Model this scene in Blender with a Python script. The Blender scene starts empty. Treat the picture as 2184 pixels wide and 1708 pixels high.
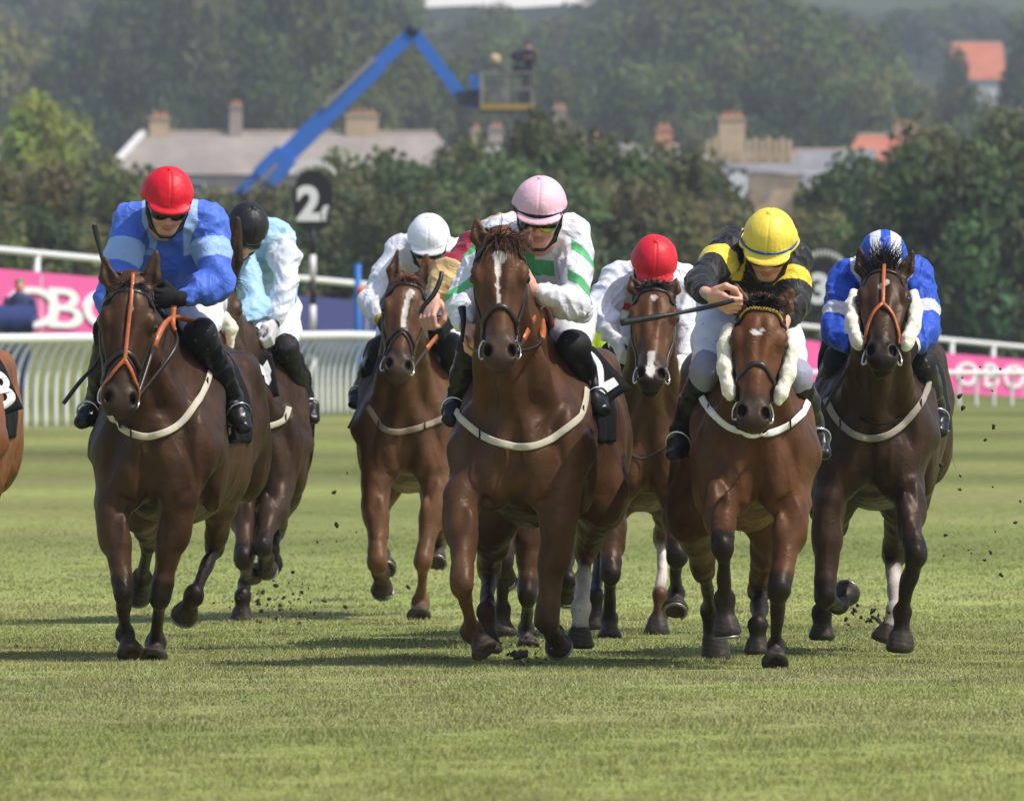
import bpy, bmesh, math, random
import numpy as np
from mathutils import Vector
C = bpy.context
SC = C.scene
COL = SC.collection
rng = np.random.default_rng(7)
random.seed(7)
f4 = np.float32

# ------------------------------------------------------------------ camera, sky, sun, exposure
FD, CXD, HZD, CAMH = 26441.0, 1092.0, 915.0, 0.953   # focal length / centre / horizon measured on the photograph, eye height
cam_d = bpy.data.cameras.new('camera')
cam = bpy.data.objects.new('camera', cam_d)
COL.objects.link(cam)
cam.location = (0, 0, CAMH)
cam.rotation_euler = (math.radians(90), 0, 0)
cam_d.sensor_width = 36
cam_d.lens = 36 * FD / 2184
cam_d.shift_y = (HZD - 854) / 2184
cam_d.clip_start = 1.0
cam_d.clip_end = 9000
cam_d.dof.use_dof = True
cam_d.dof.focus_distance = 51.0
cam_d.dof.aperture_fstop = (cam_d.lens / 1000) / 0.031
SC.camera = cam
SUN_DIR = Vector((0.74, -0.32, 1.12)).normalized()
elev = math.asin(SUN_DIR.z)
world = bpy.data.worlds.new('World')
SC.world = world
world.use_nodes = True
wn = world.node_tree
sky = wn.nodes.new('ShaderNodeTexSky')
sky.sky_type = 'NISHITA'
sky.sun_disc = False
sky.sun_elevation = elev
sky.sun_rotation = math.atan2(SUN_DIR.x, SUN_DIR.y)
sky.dust_density = 2.0
wn.links.new(sky.outputs[0], wn.nodes['Background'].inputs[0])
wn.nodes['Background'].inputs[1].default_value = 0.125
sun_d = bpy.data.lights.new('sun', 'SUN')
sun_d.energy = 3.1
sun_d.angle = math.radians(0.55)
sun_d.color = (1.0, 0.95, 0.87)
sun = bpy.data.objects.new('sun', sun_d)
COL.objects.link(sun)
sun.rotation_euler = SUN_DIR.to_track_quat('Z', 'Y').to_euler()
SC.view_settings.view_transform = 'Standard'
SC.view_settings.look = 'None'
SC.view_settings.exposure = 0.42
SC.cycles.use_denoising = True
SC.cycles.max_bounces = 6
SC.cycles.diffuse_bounces = 2
SC.cycles.glossy_bounces = 2
SC.cycles.transmission_bounces = 2
SC.cycles.transparent_max_bounces = 6
SC.cycles.volume_bounces = 0
HAZE = .00020


def W(x, y, Y):
    """a point of the photograph (in its 2184 px wide view) placed at distance Y, in metres"""
    return np.array([(x - CXD) / FD * Y, Y, CAMH + (HZD - y) / FD * Y])


def srgb(r, g, b):
    def f(c):
        c /= 255.0
        return c / 12.92 if c <= 0.04045 else ((c + 0.055) / 1.055) ** 2.4
    return (f(r), f(g), f(b))


# ------------------------------------------------------------------ object helpers
def tag(o, label=None, cat=None, group=None, kind=None):
    if label: o['label'] = label
    if cat: o['category'] = cat
    if group: o['group'] = group
    if kind: o['kind'] = kind
    return o


def empty(name, loc=(0, 0, 0)):
    o = bpy.data.objects.new(name, None)
    o.empty_display_size = 0.2
    o.location = loc
    COL.objects.link(o)
    return o


def mesh_obj(name, V, F, mat, parent=None, cols=None, smooth=True, origin=None):
    """V (n,3) world coordinates, F list / array of faces; linked as ONE object"""
    V = np.asarray(V, dtype=np.float64)
    if parent is not None:
        off = np.array(PLOC.get(parent.name, (0, 0, 0)))
    else:
        off = np.array(origin if origin is not None else (0, 0, 0), dtype=float)
    V = V - off
    me = bpy.data.meshes.new(name)
    if isinstance(F, np.ndarray):
        k = F.shape[1]
        me.vertices.add(len(V))
        me.vertices.foreach_set('co', V.astype(f4).ravel())
        me.loops.add(F.size)
        me.loops.foreach_set('vertex_index', F.astype(np.int32).ravel())
        me.polygons.add(len(F))
        me.polygons.foreach_set('loop_start', np.arange(0, F.size, k, dtype=np.int32))
        me.update(calc_edges=True)
        me.validate()
    else:
        me.from_pydata([tuple(v) for v in V], [], F)
        me.update()
    if smooth:
        me.polygons.foreach_set('use_smooth', np.ones(len(me.polygons), dtype=bool))
    if cols is not None:
        a = me.color_attributes.new('Col', 'FLOAT_COLOR', 'POINT')
        c4 = np.ones((len(V), 4), dtype=f4)
        c4[:, :3] = cols
        a.data.foreach_set('color', c4.ravel())
    me.materials.append(mat)
    o = bpy.data.objects.new(name, me)
    COL.objects.link(o)
    if parent is not None:
        o.parent = parent
    else:
        o.location = off
        PLOC[o.name] = tuple(off)
    if parent is not None:
        PLOC[o.name] = PLOC.get(parent.name, (0, 0, 0))
    return o


PLOC = {}


def thing(name, loc, label, cat, group=None):
    o = empty(name, loc)
    PLOC[o.name] = tuple(loc)
    return tag(o, label, cat, group)


class MB:
    """collects simple solids into one mesh"""
    def __init__(s):
        s.V, s.F, s.c = [], [], []

    def add(s, V, F, col=None):
        b = len(s.V)
        s.V += [tuple(v) for v in V]
        s.F += [tuple(i + b for i in f) for f in F]
        if col is not None:
            s.c += [col] * len(V)
        return s

    def box(s, c, d, rz=0, col=None):
        cx, cy, cz = c
        dx, dy, dz = [q / 2 for q in d]
        co, si = math.cos(rz), math.sin(rz)
        P = []
        for z in (-dz, dz):
            for x, y in ((-dx, -dy), (dx, -dy), (dx, dy), (-dx, dy)):
                P.append((cx + x * co - y * si, cy + x * si + y * co, cz + z))
        return s.add(P, [(0, 3, 2, 1), (4, 5, 6, 7), (0, 1, 5, 4), (1, 2, 6, 5), (2, 3, 7, 6), (3, 0, 4, 7)], col)

    def beam(s, p, q, w, h, col=None):
        p, q = np.array(p, float), np.array(q, float)
        d = q - p
        d /= np.linalg.norm(d)
        up = np.array((0, 0, 1.0)) if abs(d[2]) < .95 else np.array((0, 1.0, 0))
        u = np.cross(d, up); u /= np.linalg.norm(u)
        v = np.cross(u, d)
        P = []
        for e in (p, q):
            for a, b in ((-1, -1), (1, -1), (1, 1), (-1, 1)):
                P.append(e + u * a * w / 2 + v * b * h / 2)
        return s.add(P, [(0, 1, 2, 3), (7, 6, 5, 4), (0, 4, 5, 1), (1, 5, 6, 2), (2, 6, 7, 3), (3, 7, 4, 0)], col)

    def tube(s, pts, rad, n=8, col=None, caps=True):
        pts = [np.array(p, float) for p in pts]
        if not hasattr(rad, '__len__'): rad = [rad] * len(pts)
        V, F = [], []
        u = None
        for i, p in enumerate(pts):
            d = pts[min(i + 1, len(pts) - 1)] - pts[max(i - 1, 0)]
            d = d / (np.linalg.norm(d) + 1e-9)
            if u is None:
                up = np.array((0, 0, 1.0)) if abs(d[2]) < .9 else np.array((1.0, 0, 0))
                u = np.cross(d, up)
            u = u - d * np.dot(u, d)
            u /= np.linalg.norm(u) + 1e-9
            v = np.cross(d, u)
            for k in range(n):
                a = 2 * math.pi * k / n
                V.append(p + rad[i] * (u * math.cos(a) + v * math.sin(a)))
        for i in range(len(pts) - 1):
            for k in range(n):
                F.append((i * n + k, i * n + (k + 1) % n, (i + 1) * n + (k + 1) % n, (i + 1) * n + k))
        if caps:
            F.append(tuple(range(n - 1, -1, -1)))
            F.append(tuple((len(pts) - 1) * n + k for k in range(n)))
        return s.add(V, F, col)

    def prism(s, poly, y0, y1, col=None):
        """polygon in x,z extruded along y"""
        n = len(poly)
        V = [(x, y0, z) for x, z in poly] + [(x, y1, z) for x, z in poly]
        F = [tuple(range(n)), tuple(range(2 * n - 1, n - 1, -1))]
        F += [(i, i + n, (i + 1) % n + n, (i + 1) % n) for i in range(n)]
        return s.add(V, F, col)

    def build(s, name, mat, parent=None, smooth=False, origin=None):
        o = mesh_obj(name, s.V, s.F, mat, parent, cols=(np.array(s.c) if s.c else None), smooth=smooth, origin=origin)
        bm = bmesh.new(); bm.from_mesh(o.data)
        bmesh.ops.recalc_face_normals(bm, faces=bm.faces)
        bm.to_mesh(o.data); bm.free()
        return o


def spline(pts, n=8):
    """Catmull-Rom through the points, n steps per span"""
    P = [np.array(p, float) for p in pts]
    P = [2 * P[0] - P[1]] + P + [2 * P[-1] - P[-2]]
    out = []
    for i in range(1, len(P) - 2):
        for k in range(n):
            t = k / n
            a, b, c, d = P[i - 1], P[i], P[i + 1], P[i + 2]
            out.append(0.5 * (2 * b + (c - a) * t + (2 * a - 5 * b + 4 * c - d) * t * t + (3 * b - 3 * c + d - a) * t ** 3))
    out.append(P[-2])
    return np.array(out)


def unit(v):
    v = np.asarray(v, float)
    return v / (np.linalg.norm(v) + 1e-12)


# ------------------------------------------------------------------ materials
def new_mat(name):
    m = bpy.data.materials.new(name)
    m.use_nodes = True
    nt = m.node_tree
    return m, nt, nt.nodes['Principled BSDF']


def node(nt, typ, **kw):
    n = nt.nodes.new(typ)
    for k, v in kw.items():
        setattr(n, k, v)
    return n


def mat_plain(name, col, rough=.5, metal=0, spec=.5, var=.15, vscale=20, bump=0, bscale=60, coord='Object', sheen=0):
    m, nt, b = new_mat(name)
    tc = node(nt, 'ShaderNodeTexCoord')
    nz = node(nt, 'ShaderNodeTexNoise')
    nz.inputs['Scale'].default_value = vscale
    nz.inputs['Detail'].default_value = 4
    nt.links.new(tc.outputs[coord], nz.inputs['Vector'])
    mx = node(nt, 'ShaderNodeMix', data_type='RGBA')
    nt.links.new(nz.outputs[0], mx.inputs[0])
    mx.inputs[6].default_value = (*[c * (1 - var) for c in col], 1)
    mx.inputs[7].default_value = (*[min(1, c * (1 + var)) for c in col], 1)
    nt.links.new(mx.outputs[2], b.inputs['Base Color'])
    b.inputs['Roughness'].default_value = rough
    b.inputs['Metallic'].default_value = metal
    b.inputs['Specular IOR Level'].default_value = spec
    b.inputs['Sheen Weight'].default_value = sheen
    if bump:
        n2 = node(nt, 'ShaderNodeTexNoise')
        n2.inputs['Scale'].default_value = bscale
        n2.inputs['Detail'].default_value = 5
        nt.links.new(tc.outputs[coord], n2.inputs['Vector'])
        bp = node(nt, 'ShaderNodeBump')
        bp.inputs['Strength'].default_value = 1
        bp.inputs['Distance'].default_value = bump
        nt.links.new(n2.outputs[0], bp.inputs['Height'])
        nt.links.new(bp.outputs[0], b.inputs['Normal'])
    return m


def mat_vcol(name, rough=.5, spec=.5, var=.2, vscale=12, stretch=(1, 1, 1), bump=0.002, bscale=40, bdetail=6, sheen=0, rvar=0, metal=0, dist=0, dirt=None):
    """colour from the mesh's own colour layer, broken up by noise, with bump"""
    m, nt, b = new_mat(name)
    at = node(nt, 'ShaderNodeAttribute', attribute_name='Col')
    tc = node(nt, 'ShaderNodeTexCoord')
    mp = node(nt, 'ShaderNodeMapping')
    mp.inputs['Scale'].default_value = stretch
    nt.links.new(tc.outputs['Object'], mp.inputs['Vector'])
    nz = node(nt, 'ShaderNodeTexNoise')
    nz.inputs['Scale'].default_value = vscale
    nz.inputs['Detail'].default_value = 6
    nt.links.new(mp.outputs[0], nz.inputs['Vector'])
    mr = node(nt, 'ShaderNodeMapRange')
    mr.inputs[1].default_value = .3; mr.inputs[2].default_value = .7
    mr.inputs[3].default_value = 1 - var; mr.inputs[4].default_value = 1 + var
    nt.links.new(nz.outputs[0], mr.inputs[0])
    mx = node(nt, 'ShaderNodeMix', data_type='RGBA', blend_type='MULTIPLY')
    mx.inputs[0].default_value = 1
    nt.links.new(at.outputs['Color'], mx.inputs[6])
    nt.links.new(mr.outputs[0], mx.inputs[7])
    last = mx.outputs[2]
    if dirt:
        dn = node(nt, 'ShaderNodeTexNoise')
        dn.inputs['Scale'].default_value = dirt[1]
        dn.inputs['Detail'].default_value = 2
        nt.links.new(tc.outputs['Object'], dn.inputs['Vector'])
        dr = node(nt, 'ShaderNodeMapRange')
        dr.inputs[1].default_value = dirt[2]; dr.inputs[2].default_value = dirt[2] + .03
        nt.links.new(dn.outputs[0], dr.inputs[0])
        dm = node(nt, 'ShaderNodeMix', data_type='RGBA')
        nt.links.new(dr.outputs[0], dm.inputs[0])
        nt.links.new(last, dm.inputs[6])
        dm.inputs[7].default_value = (*dirt[0], 1)
        last = dm.outputs[2]
    nt.links.new(last, b.inputs['Base Color'])
    b.inputs['Roughness'].default_value = rough
    b.inputs['Specular IOR Level'].default_value = spec
    b.inputs['Sheen Weight'].default_value = sheen
    b.inputs['Metallic'].default_value = metal
    if rvar:
        r2 = node(nt, 'ShaderNodeMapRange')
        r2.inputs[3].default_value = rough - rvar; r2.inputs[4].default_value = rough + rvar
        nt.links.new(nz.outputs[0], r2.inputs[0])
        nt.links.new(r2.outputs[0], b.inputs['Roughness'])
    if bump:
        n2 = node(nt, 'ShaderNodeTexNoise')
        n2.inputs['Scale'].default_value = bscale
        n2.inputs['Detail'].default_value = bdetail
        n2.inputs['Distortion'].default_value = dist
        nt.links.new(mp.outputs[0], n2.inputs['Vector'])
        bp = node(nt, 'ShaderNodeBump')
        bp.inputs['Strength'].default_value = 1
        bp.inputs['Distance'].default_value = bump
        nt.links.new(n2.outputs[0], bp.inputs['Height'])
        nt.links.new(bp.outputs[0], b.inputs['Normal'])
    return m


M = {}
M['coat'] = mat_vcol('horse_coat', rough=.45, spec=.25, var=.32, vscale=11, stretch=(1, .6, 1), bump=.0035, bscale=26, rvar=.10, bdetail=8, dirt=((.050, .036, .024), 85, .69))
def coat_extras(m):
    """warm gloss, and veins standing out under the thin skin"""
    nt = m.node_tree
    b = nt.nodes['Principled BSDF']
    b.inputs['Specular Tint'].default_value = (1.0, .80, .62, 1)
    bp = [n for n in nt.nodes if n.type == 'BUMP'][0]
    tc = [n for n in nt.nodes if n.type == 'TEX_COORD'][0]
    nz = node(nt, 'ShaderNodeTexNoise'); nz.inputs['Scale'].default_value = 6.5; nz.inputs['Detail'].default_value = 2; nz.inputs['Distortion'].default_value = .8
    nt.links.new(tc.outputs['Object'], nz.inputs['Vector'])
    a = node(nt, 'ShaderNodeMath', operation='SUBTRACT'); a.inputs[1].default_value = .5
    c = node(nt, 'ShaderNodeMath', operation='ABSOLUTE')
    r = node(nt, 'ShaderNodeMapRange', interpolation_type='SMOOTHSTEP'); r.inputs[1].default_value = 0; r.inputs[2].default_value = .014; r.inputs[3].default_value = 1; r.inputs[4].default_value = 0
    nt.links.new(nz.outputs[0], a.inputs[0]); nt.links.new(a.outputs[0], c.inputs[0]); nt.links.new(c.outputs[0], r.inputs[0])
    b2 = node(nt, 'ShaderNodeBump'); b2.inputs['Strength'].default_value = .22; b2.inputs['Distance'].default_value = .004
    nt.links.new(r.outputs[0], b2.inputs['Height']); nt.links.new(bp.outputs[0], b2.inputs['Normal'])
    nt.links.new(b2.outputs[0], b.inputs['Normal'])


coat_extras(M['coat'])
M['silk'] = mat_vcol('racing_silk', rough=.5, spec=.25, var=.05, vscale=6, bump=.011, bscale=14, bdetail=4, dist=1.6, sheen=.1)
M['cap'] = mat_vcol('cap_silk', rough=.45, spec=.3, var=.05, vscale=9, bump=.0025, bscale=30, bdetail=3, dist=1.0)
M['cloth'] = mat_vcol('dull_cloth', rough=.8, spec=.2, var=.12, vscale=14, bump=.004, bscale=20, bdetail=4, dist=.8)
M['white_cloth'] = mat_vcol('breeches_cloth', rough=.65, spec=.25, var=.05, vscale=14, bump=.005, bscale=17, bdetail=4, dist=.8, dirt=(srgb(120, 110, 100), 60, .69))
M['skin'] = mat_vcol('skin', rough=.5, spec=.4, var=.08, vscale=25, bump=.0012, bscale=60)
M['boot'] = mat_vcol('boot_leather', rough=.30, spec=.28, var=.15, vscale=14, bump=.004, bscale=16, bdetail=3)
M['leather'] = mat_vcol('tack_leather', rough=.38, spec=.5, var=.2, vscale=40, bump=.001, bscale=90)
M['fleece'] = mat_vcol('sheepskin_fleece', rough=.95, spec=.1, var=.12, vscale=50, bump=.004, bscale=140, bdetail=8, sheen=.3)
M['fleece'].node_tree.nodes['Principled BSDF'].inputs['Subsurface Weight'].default_value = .25
M['fleece'].node_tree.nodes['Principled BSDF'].inputs['Subsurface Radius'].default_value = (.012, .011, .010)
M['fleece'].node_tree.nodes['Principled BSDF'].inputs['Subsurface Scale'].default_value = 1.0
M['hair'] = mat_vcol('horse_hair', rough=.45, spec=.4, var=.25, vscale=60, bump=0)
M['steel'] = mat_plain('bit_steel', (.6, .6, .6), rough=.2, metal=1, var=.05)
M['shoe'] = mat_plain('worn_shoe', (.22, .21, .20), rough=.4, metal=.8, var=.3, vscale=30)
M['eye'] = mat_plain('eye_gloss', (.008, .005, .004), rough=.06, spec=.8, var=.1)
M['gloss_black'] = mat_plain('goggle_gloss', (.006, .006, .007), rough=.08, spec=.6, var=.1)


# ------------------------------------------------------------------ signed-distance sculpting
class Field:
    def __init__(s):
        s.pr = []      # primitives

    def seg(s, p0, p1, r0, r1, k=.03, c=0, up=(0, 0, 1), cap=None, sub=False):
        p0, p1 = np.asarray(p0, float), np.asarray(p1, float)
        r0 = (r0, r0) if not hasattr(r0, '__len__') else r0
        r1 = (r1, r1) if not hasattr(r1, '__len__') else r1
        s.pr.append(('seg', p0, p1, r0, r1, k, c, np.asarray(up, float), cap, sub))

    def chain(s, pts, rads, k=.03, c=0, up=(0, 0, 1)):
        for i in range(len(pts) - 1):
            s.seg(pts[i], pts[i + 1], rads[i], rads[i + 1], k, c, up)

    def ell(s, p, r, ax=None, k=.03, c=0, sub=False):
        p = np.asarray(p, float)
        r = (r, r, r) if not hasattr(r, '__len__') else r
        s.pr.append(('ell', p, np.asarray(r, float), np.eye(3) if ax is None else np.asarray(ax, float), k, c, sub))

    def cut(s, p, n, lo=None, hi=None):
        """remove the half space on the side the normal points to"""
        s.pr.append(('cut', np.asarray(p, float), unit(n)))

    def bounds(s, pad=.03):
        lo, hi = np.full(3, 1e9), np.full(3, -1e9)
        for q in s.pr:
            if q[0] == 'seg':
                m = max(*q[3], *q[4])
                for e in (q[1], q[2]):
                    lo = np.minimum(lo, e - m); hi = np.maximum(hi, e + m)
            elif q[0] == 'ell':
                m = (np.abs(q[3]) * q[2][:, None]).max(0) if False else max(q[2])
                lo = np.minimum(lo, q[1] - m); hi = np.maximum(hi, q[1] + m)
        return lo - pad, hi + pad

    def build(s, h=.008, ys=None, lo=None, hi=None):
        l, u = s.bounds()
        if lo is not None: l = np.maximum(l, lo)
        if hi is not None: u = np.minimum(u, hi)
        h = h if hasattr(h, '__len__') else (h, h, h)
        s.ax = [np.arange(l[i], u[i] + h[i], h[i]) for i in range(3)]
        if ys is not None:
            s.ax[1] = ys[(ys > l[1] - .05) & (ys < u[1] + .05)]
        s.ax = [a.astype(np.float64) for a in s.ax]
        shp = tuple(len(a) for a in s.ax)
        D = np.full(shp, 5.0, dtype=f4)
        I = np.zeros(shp, dtype=np.int16)
        org = np.array([a[0] for a in s.ax])
        s.org = org
        X, Y, Z = [(a - o).astype(f4) for a, o in zip(s.ax, org)]
        for q in s.pr:
            if q[0] == 'cut':
                n = q[2].astype(f4); p = q[1] - org
                d = (X[:, None, None] - f4(p[0])) * n[0] + (Y[None, :, None] - f4(p[1])) * n[1] + (Z[None, None, :] - f4(p[2])) * n[2]
                np.maximum(D, d, out=D)
                continue
            if q[0] == 'seg':
                _, p0, p1, r0, r1, k, c, up, cap, sub = q
                m = max(*r0, *r1) + k + .012
                a, b = np.minimum(p0, p1) - m, np.maximum(p0, p1) + m
            else:
                _, p, r, axm, k, c, sub = q
                ext = np.sqrt(((axm * r[:, None]) ** 2).sum(0)) + k + .012
                a, b = p - ext, p + ext
            sl = []
            for i in range(3):
                i0 = int(np.searchsorted(s.ax[i], a[i])); i1 = int(np.searchsorted(s.ax[i], b[i], side='right'))
                sl.append(slice(i0, i1))
            if any(q2.stop - q2.start <= 0 for q2 in sl): continue
            sl = tuple(sl)
            x, y, z = X[sl[0]][:, None, None], Y[sl[1]][None, :, None], Z[sl[2]][None, None, :]
            if q[0] == 'seg':
                pp = p0 - org
                dx, dy, dz = x - f4(pp[0]), y - f4(pp[1]), z - f4(pp[2])
                w = p1 - p0
                L = np.linalg.norm(w) + 1e-9
                w = w / L
                u_ = np.cross(up, w)
                if np.linalg.norm(u_) < .1: u_ = np.cross((0, 1, 0), w)
                if np.linalg.norm(u_) < .1: u_ = np.cross((1, 0, 0), w)
                u_ = unit(u_); v_ = np.cross(w, u_)
                w, u_, v_ = w.astype(f4), u_.astype(f4), v_.astype(f4)
                pr_ = dx * w[0] + dy * w[1] + dz * w[2]
                t = np.clip(pr_ / f4(L), 0, 1)
                qq = pr_ - t * f4(L)
                pu = dx * u_[0] + dy * u_[1] + dz * u_[2]
                pv = dx * v_[0] + dy * v_[1] + dz * v_[2]
                A = f4(r0[0]) + f4(r1[0] - r0[0]) * t
                B = f4(r0[1]) + f4(r1[1] - r0[1]) * t
                Cc = np.minimum(A, B) if cap is None else f4(cap)
            else:
                pp = p - org
                dx, dy, dz = x - f4(pp[0]), y - f4(pp[1]), z - f4(pp[2])
                m3 = axm.astype(f4)
                pu = dx * m3[0, 0] + dy * m3[0, 1] + dz * m3[0, 2]
                pv = dx * m3[1, 0] + dy * m3[1, 1] + dz * m3[1, 2]
                qq = dx * m3[2, 0] + dy * m3[2, 1] + dz * m3[2, 2]
                A, B, Cc = f4(r[0]), f4(r[1]), f4(r[2])
            e0, e1, e2 = pu / A, pv / B, qq / Cc
            k0 = np.sqrt(e0 * e0 + e1 * e1 + e2 * e2)
            g0, g1, g2 = e0 / A, e1 / B, e2 / Cc
            k1 = np.sqrt(g0 * g0 + g1 * g1 + g2 * g2) + f4(1e-6)
            d = k0 * (k0 - 1) / k1
            d = np.maximum(d, -np.minimum(np.minimum(A, B), Cc))
            cur = D[sl]
            k = f4(max(k, 1e-4))
            if sub:
                d = -d
                hh = np.clip(.5 - .5 * (cur - d) / k * -1 * -1, 0, 1) if False else np.clip(.5 + .5 * (d - cur) / k, 0, 1)
                new = cur * (1 - hh) + d * hh + k * hh * (1 - hh)
                ids = I[sl]
                ids[(d > cur - f4(.003)) & (cur < f4(.02))] = c
                D[sl] = new
            else:
                hh = np.clip(.5 + .5 * (cur - d) / k, 0, 1)
                new = cur * (1 - hh) + d * hh - k * hh * (1 - hh)
                ids = I[sl]
                ids[d < cur] = c
                D[sl] = new
        s.D, s.I = D, I
        return s

    def sample(s, p):
        """trilinear distance at points (n,3)"""
        p = np.atleast_2d(p)
        idx, fr = [], []
        for i in range(3):
            a = s.ax[i]
            j = np.clip(np.searchsorted(a, p[:, i]) - 1, 0, len(a) - 2)
            t = np.clip((p[:, i] - a[j]) / (a[j + 1] - a[j]), 0, 1)
            idx.append(j); fr.append(t)
        out = 0
        for cx in (0, 1):
            for cy in (0, 1):
                for cz in (0, 1):
                    w = (fr[0] if cx else 1 - fr[0]) * (fr[1] if cy else 1 - fr[1]) * (fr[2] if cz else 1 - fr[2])
                    out = out + w * s.D[idx[0] + cx, idx[1] + cy, idx[2] + cz]
        return out

    def grad(s, p, e=.008):
        g = np.stack([s.sample(p + np.eye(3)[i] * e) - s.sample(p - np.eye(3)[i] * e) for i in range(3)], 1)
        return g / (np.linalg.norm(g, axis=1, keepdims=True) + 1e-9)

    def project(s, p, off=.004, it=8):
        p = np.atleast_2d(np.array(p, float))
        for _ in range(it):
            d = np.clip(s.sample(p), -.06, .06)
            p = p - s.grad(p) * (d - off)[:, None] * .8
        return p, s.grad(p)

    def ray(s, o, d, t0=0, t1=3, off=.0, step=.006):
        d = unit(d)
        ts = np.arange(t0, t1, step)
        pts = o + ts[:, None] * d
        v = s.sample(pts)
        m = np.nonzero(v < off)[0]
        return pts[m[0]] if len(m) else None

    def mesh(s, smooth=1):
        D = s.D
        ins = D < 0
        n8 = ins.astype(np.int8)
        cs = n8[:-1, :-1, :-1] + n8[1:, :-1, :-1] + n8[:-1, 1:, :-1] + n8[1:, 1:, :-1] + n8[:-1, :-1, 1:] + n8[1:, :-1, 1:] + n8[:-1, 1:, 1:] + n8[1:, 1:, 1:]
        act = (cs > 0) & (cs < 8)
        co = np.argwhere(act)
        idx = np.full(act.shape, -1, dtype=np.int32)
        idx[act] = np.arange(len(co))
        acc = np.zeros((len(co), 3)); cnt = np.zeros(len(co))
        axs = s.ax
        cor = [(a, b, c) for a in (0, 1) for b in (0, 1) for c in (0, 1)]
        for a in cor:
            for ax in range(3):
                if a[ax]: continue
                b = list(a); b[ax] = 1
                ia, ib = co + np.array(a), co + np.array(b)
                da = D[ia[:, 0], ia[:, 1], ia[:, 2]]; db = D[ib[:, 0], ib[:, 1], ib[:, 2]]
                m = (da < 0) != (db < 0)
                t = np.where(m, da / np.where(m, da - db, 1), 0)
                pa = np.stack([axs[i][ia[:, i]] for i in range(3)], 1)
                pb = np.stack([axs[i][ib[:, i]] for i in range(3)], 1)
                acc += np.where(m[:, None], pa + (pb - pa) * t[:, None], 0)
                cnt += m
        V = acc / cnt[:, None]
        ni = np.clip(co + 0, 0, None)
        ids = s.I[ni[:, 0], ni[:, 1], ni[:, 2]]
        Fs = []
        for ax in range(3):
            sl0 = [slice(1, -1)] * 3; sl1 = [slice(1, -1)] * 3
            sl0[ax] = slice(0, -1); sl1[ax] = slice(1, None)
            a, b = ins[tuple(sl0)], ins[tuple(sl1)]
            e = np.argwhere(a != b)
            base = e + np.array([0 if i == ax else 1 for i in range(3)])
            j, k = (ax + 1) % 3, (ax + 2) % 3
            def cell(dj, dk):
                c = base.copy(); c[:, j] += dj; c[:, k] += dk
                return idx[c[:, 0], c[:, 1], c[:, 2]]
            q = np.stack([cell(-1, -1), cell(0, -1), cell(0, 0), cell(-1, 0)], 1)
            inside = a[e[:, 0], e[:, 1], e[:, 2]]
            q[~inside] = q[~inside][:, ::-1]
            Fs.append(q)
        F = np.concatenate(Fs)
        F = F[(F >= 0).all(1)]
        E = np.concatenate([F[:, [0, 1]], F[:, [1, 2]], F[:, [2, 3]], F[:, [3, 0]]])
        E = np.concatenate([E, E[:, ::-1]])
        s.E = E
        for _ in range(smooth):
            V = .45 * V + .55 * s.avg(V)
        return V, F, ids

    def avg(s, V):
        E = s.E
        n = len(V)
        c = np.bincount(E[:, 0], minlength=n) + 1e-9
        return np.stack([np.bincount(E[:, 0], weights=V[E[:, 1], i], minlength=n) / c for i in range(V.shape[1])], 1)


def vnormals(V, F):
    a = np.cross(V[F[:, 2]] - V[F[:, 0]], V[F[:, 3]] - V[F[:, 1]])
    N = np.zeros_like(V)
    for i in range(4):
        for c in range(3):
            N[:, c] += np.bincount(F[:, i], weights=a[:, c], minlength=len(V))
    return N / (np.linalg.norm(N, axis=1, keepdims=True) + 1e-12)


def ribbon(pts, nrm, width, thick=.004):
    """flat strap along pts with the surface normals nrm"""
    pts = np.asarray(pts); n = len(pts)
    V, F = [], []
    for i in range(n):
        d = unit(pts[min(i + 1, n - 1)] - pts[max(i - 1, 0)])
        b = unit(np.cross(d, nrm[i]))
        w = width if not hasattr(width, '__len__') else width[i]
        for sx, sz in ((-1, -.6), (1, -.6), (1, .35), (.6, 1), (-.6, 1), (-1, .35)):
            V.append(pts[i] + b * sx * w / 2 + nrm[i] * sz * thick)
    k = 6
    for i in range(n - 1):
        for j in range(k):
            F.append((i * k + j, i * k + (j + 1) % k, (i + 1) * k + (j + 1) % k, (i + 1) * k + j))
    F.append(tuple(range(k - 1, -1, -1))); F.append(tuple((n - 1) * k + j for j in range(k)))
    return V, F


def creases(V, amp, freq, seed=0, n=4, stretch=(1, 1, 1)):
    """sharp cloth folds: ridged waves"""
    r = np.random.default_rng(seed)
    V = V * np.array(stretch)
    o = np.zeros(len(V))
    for i in range(n):
        k = unit(r.normal(size=3)) * freq * (.6 + r.random() * .8)
        w = unit(r.normal(size=3)) * freq * .6
        a = np.clip(.5 + .8 * np.sin(V @ (unit(r.normal(size=3)) * freq * .35) + r.random() * 6), 0, 1)
        o += a * ((1.08 - np.sqrt(np.sin(V @ k * .5 + 1.1 * np.sin(V @ w + r.random() * 6) + r.random() * 6.3) ** 2 + .02)) ** 1.6 - .3)
    return amp * o


def folds(V, amp, freq, seed=0, n=5):
    """soft pulled folds of thin cloth"""
    r = np.random.default_rng(seed)
    o = np.zeros(len(V))
    for i in range(n):
        k = unit(r.normal(size=3)) * freq * (.7 + .7 * r.random())
        w1, w2 = unit(r.normal(size=3)) * freq * .28, unit(r.normal(size=3)) * freq * .13
        ph = V @ k + 1.6 * np.sin(V @ w1 + r.random() * 6) + 2.4 * np.sin(V @ w2 + r.random() * 6) + r.random() * 6.3
        env = np.clip(.35 + .9 * np.sin(V @ (unit(r.normal(size=3)) * freq * .22) + r.random() * 6.3), 0, 1.1)
        o += env * (np.exp(1.3 * np.sin(ph)) - 1.45)
    return amp * o / math.sqrt(n)


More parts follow.
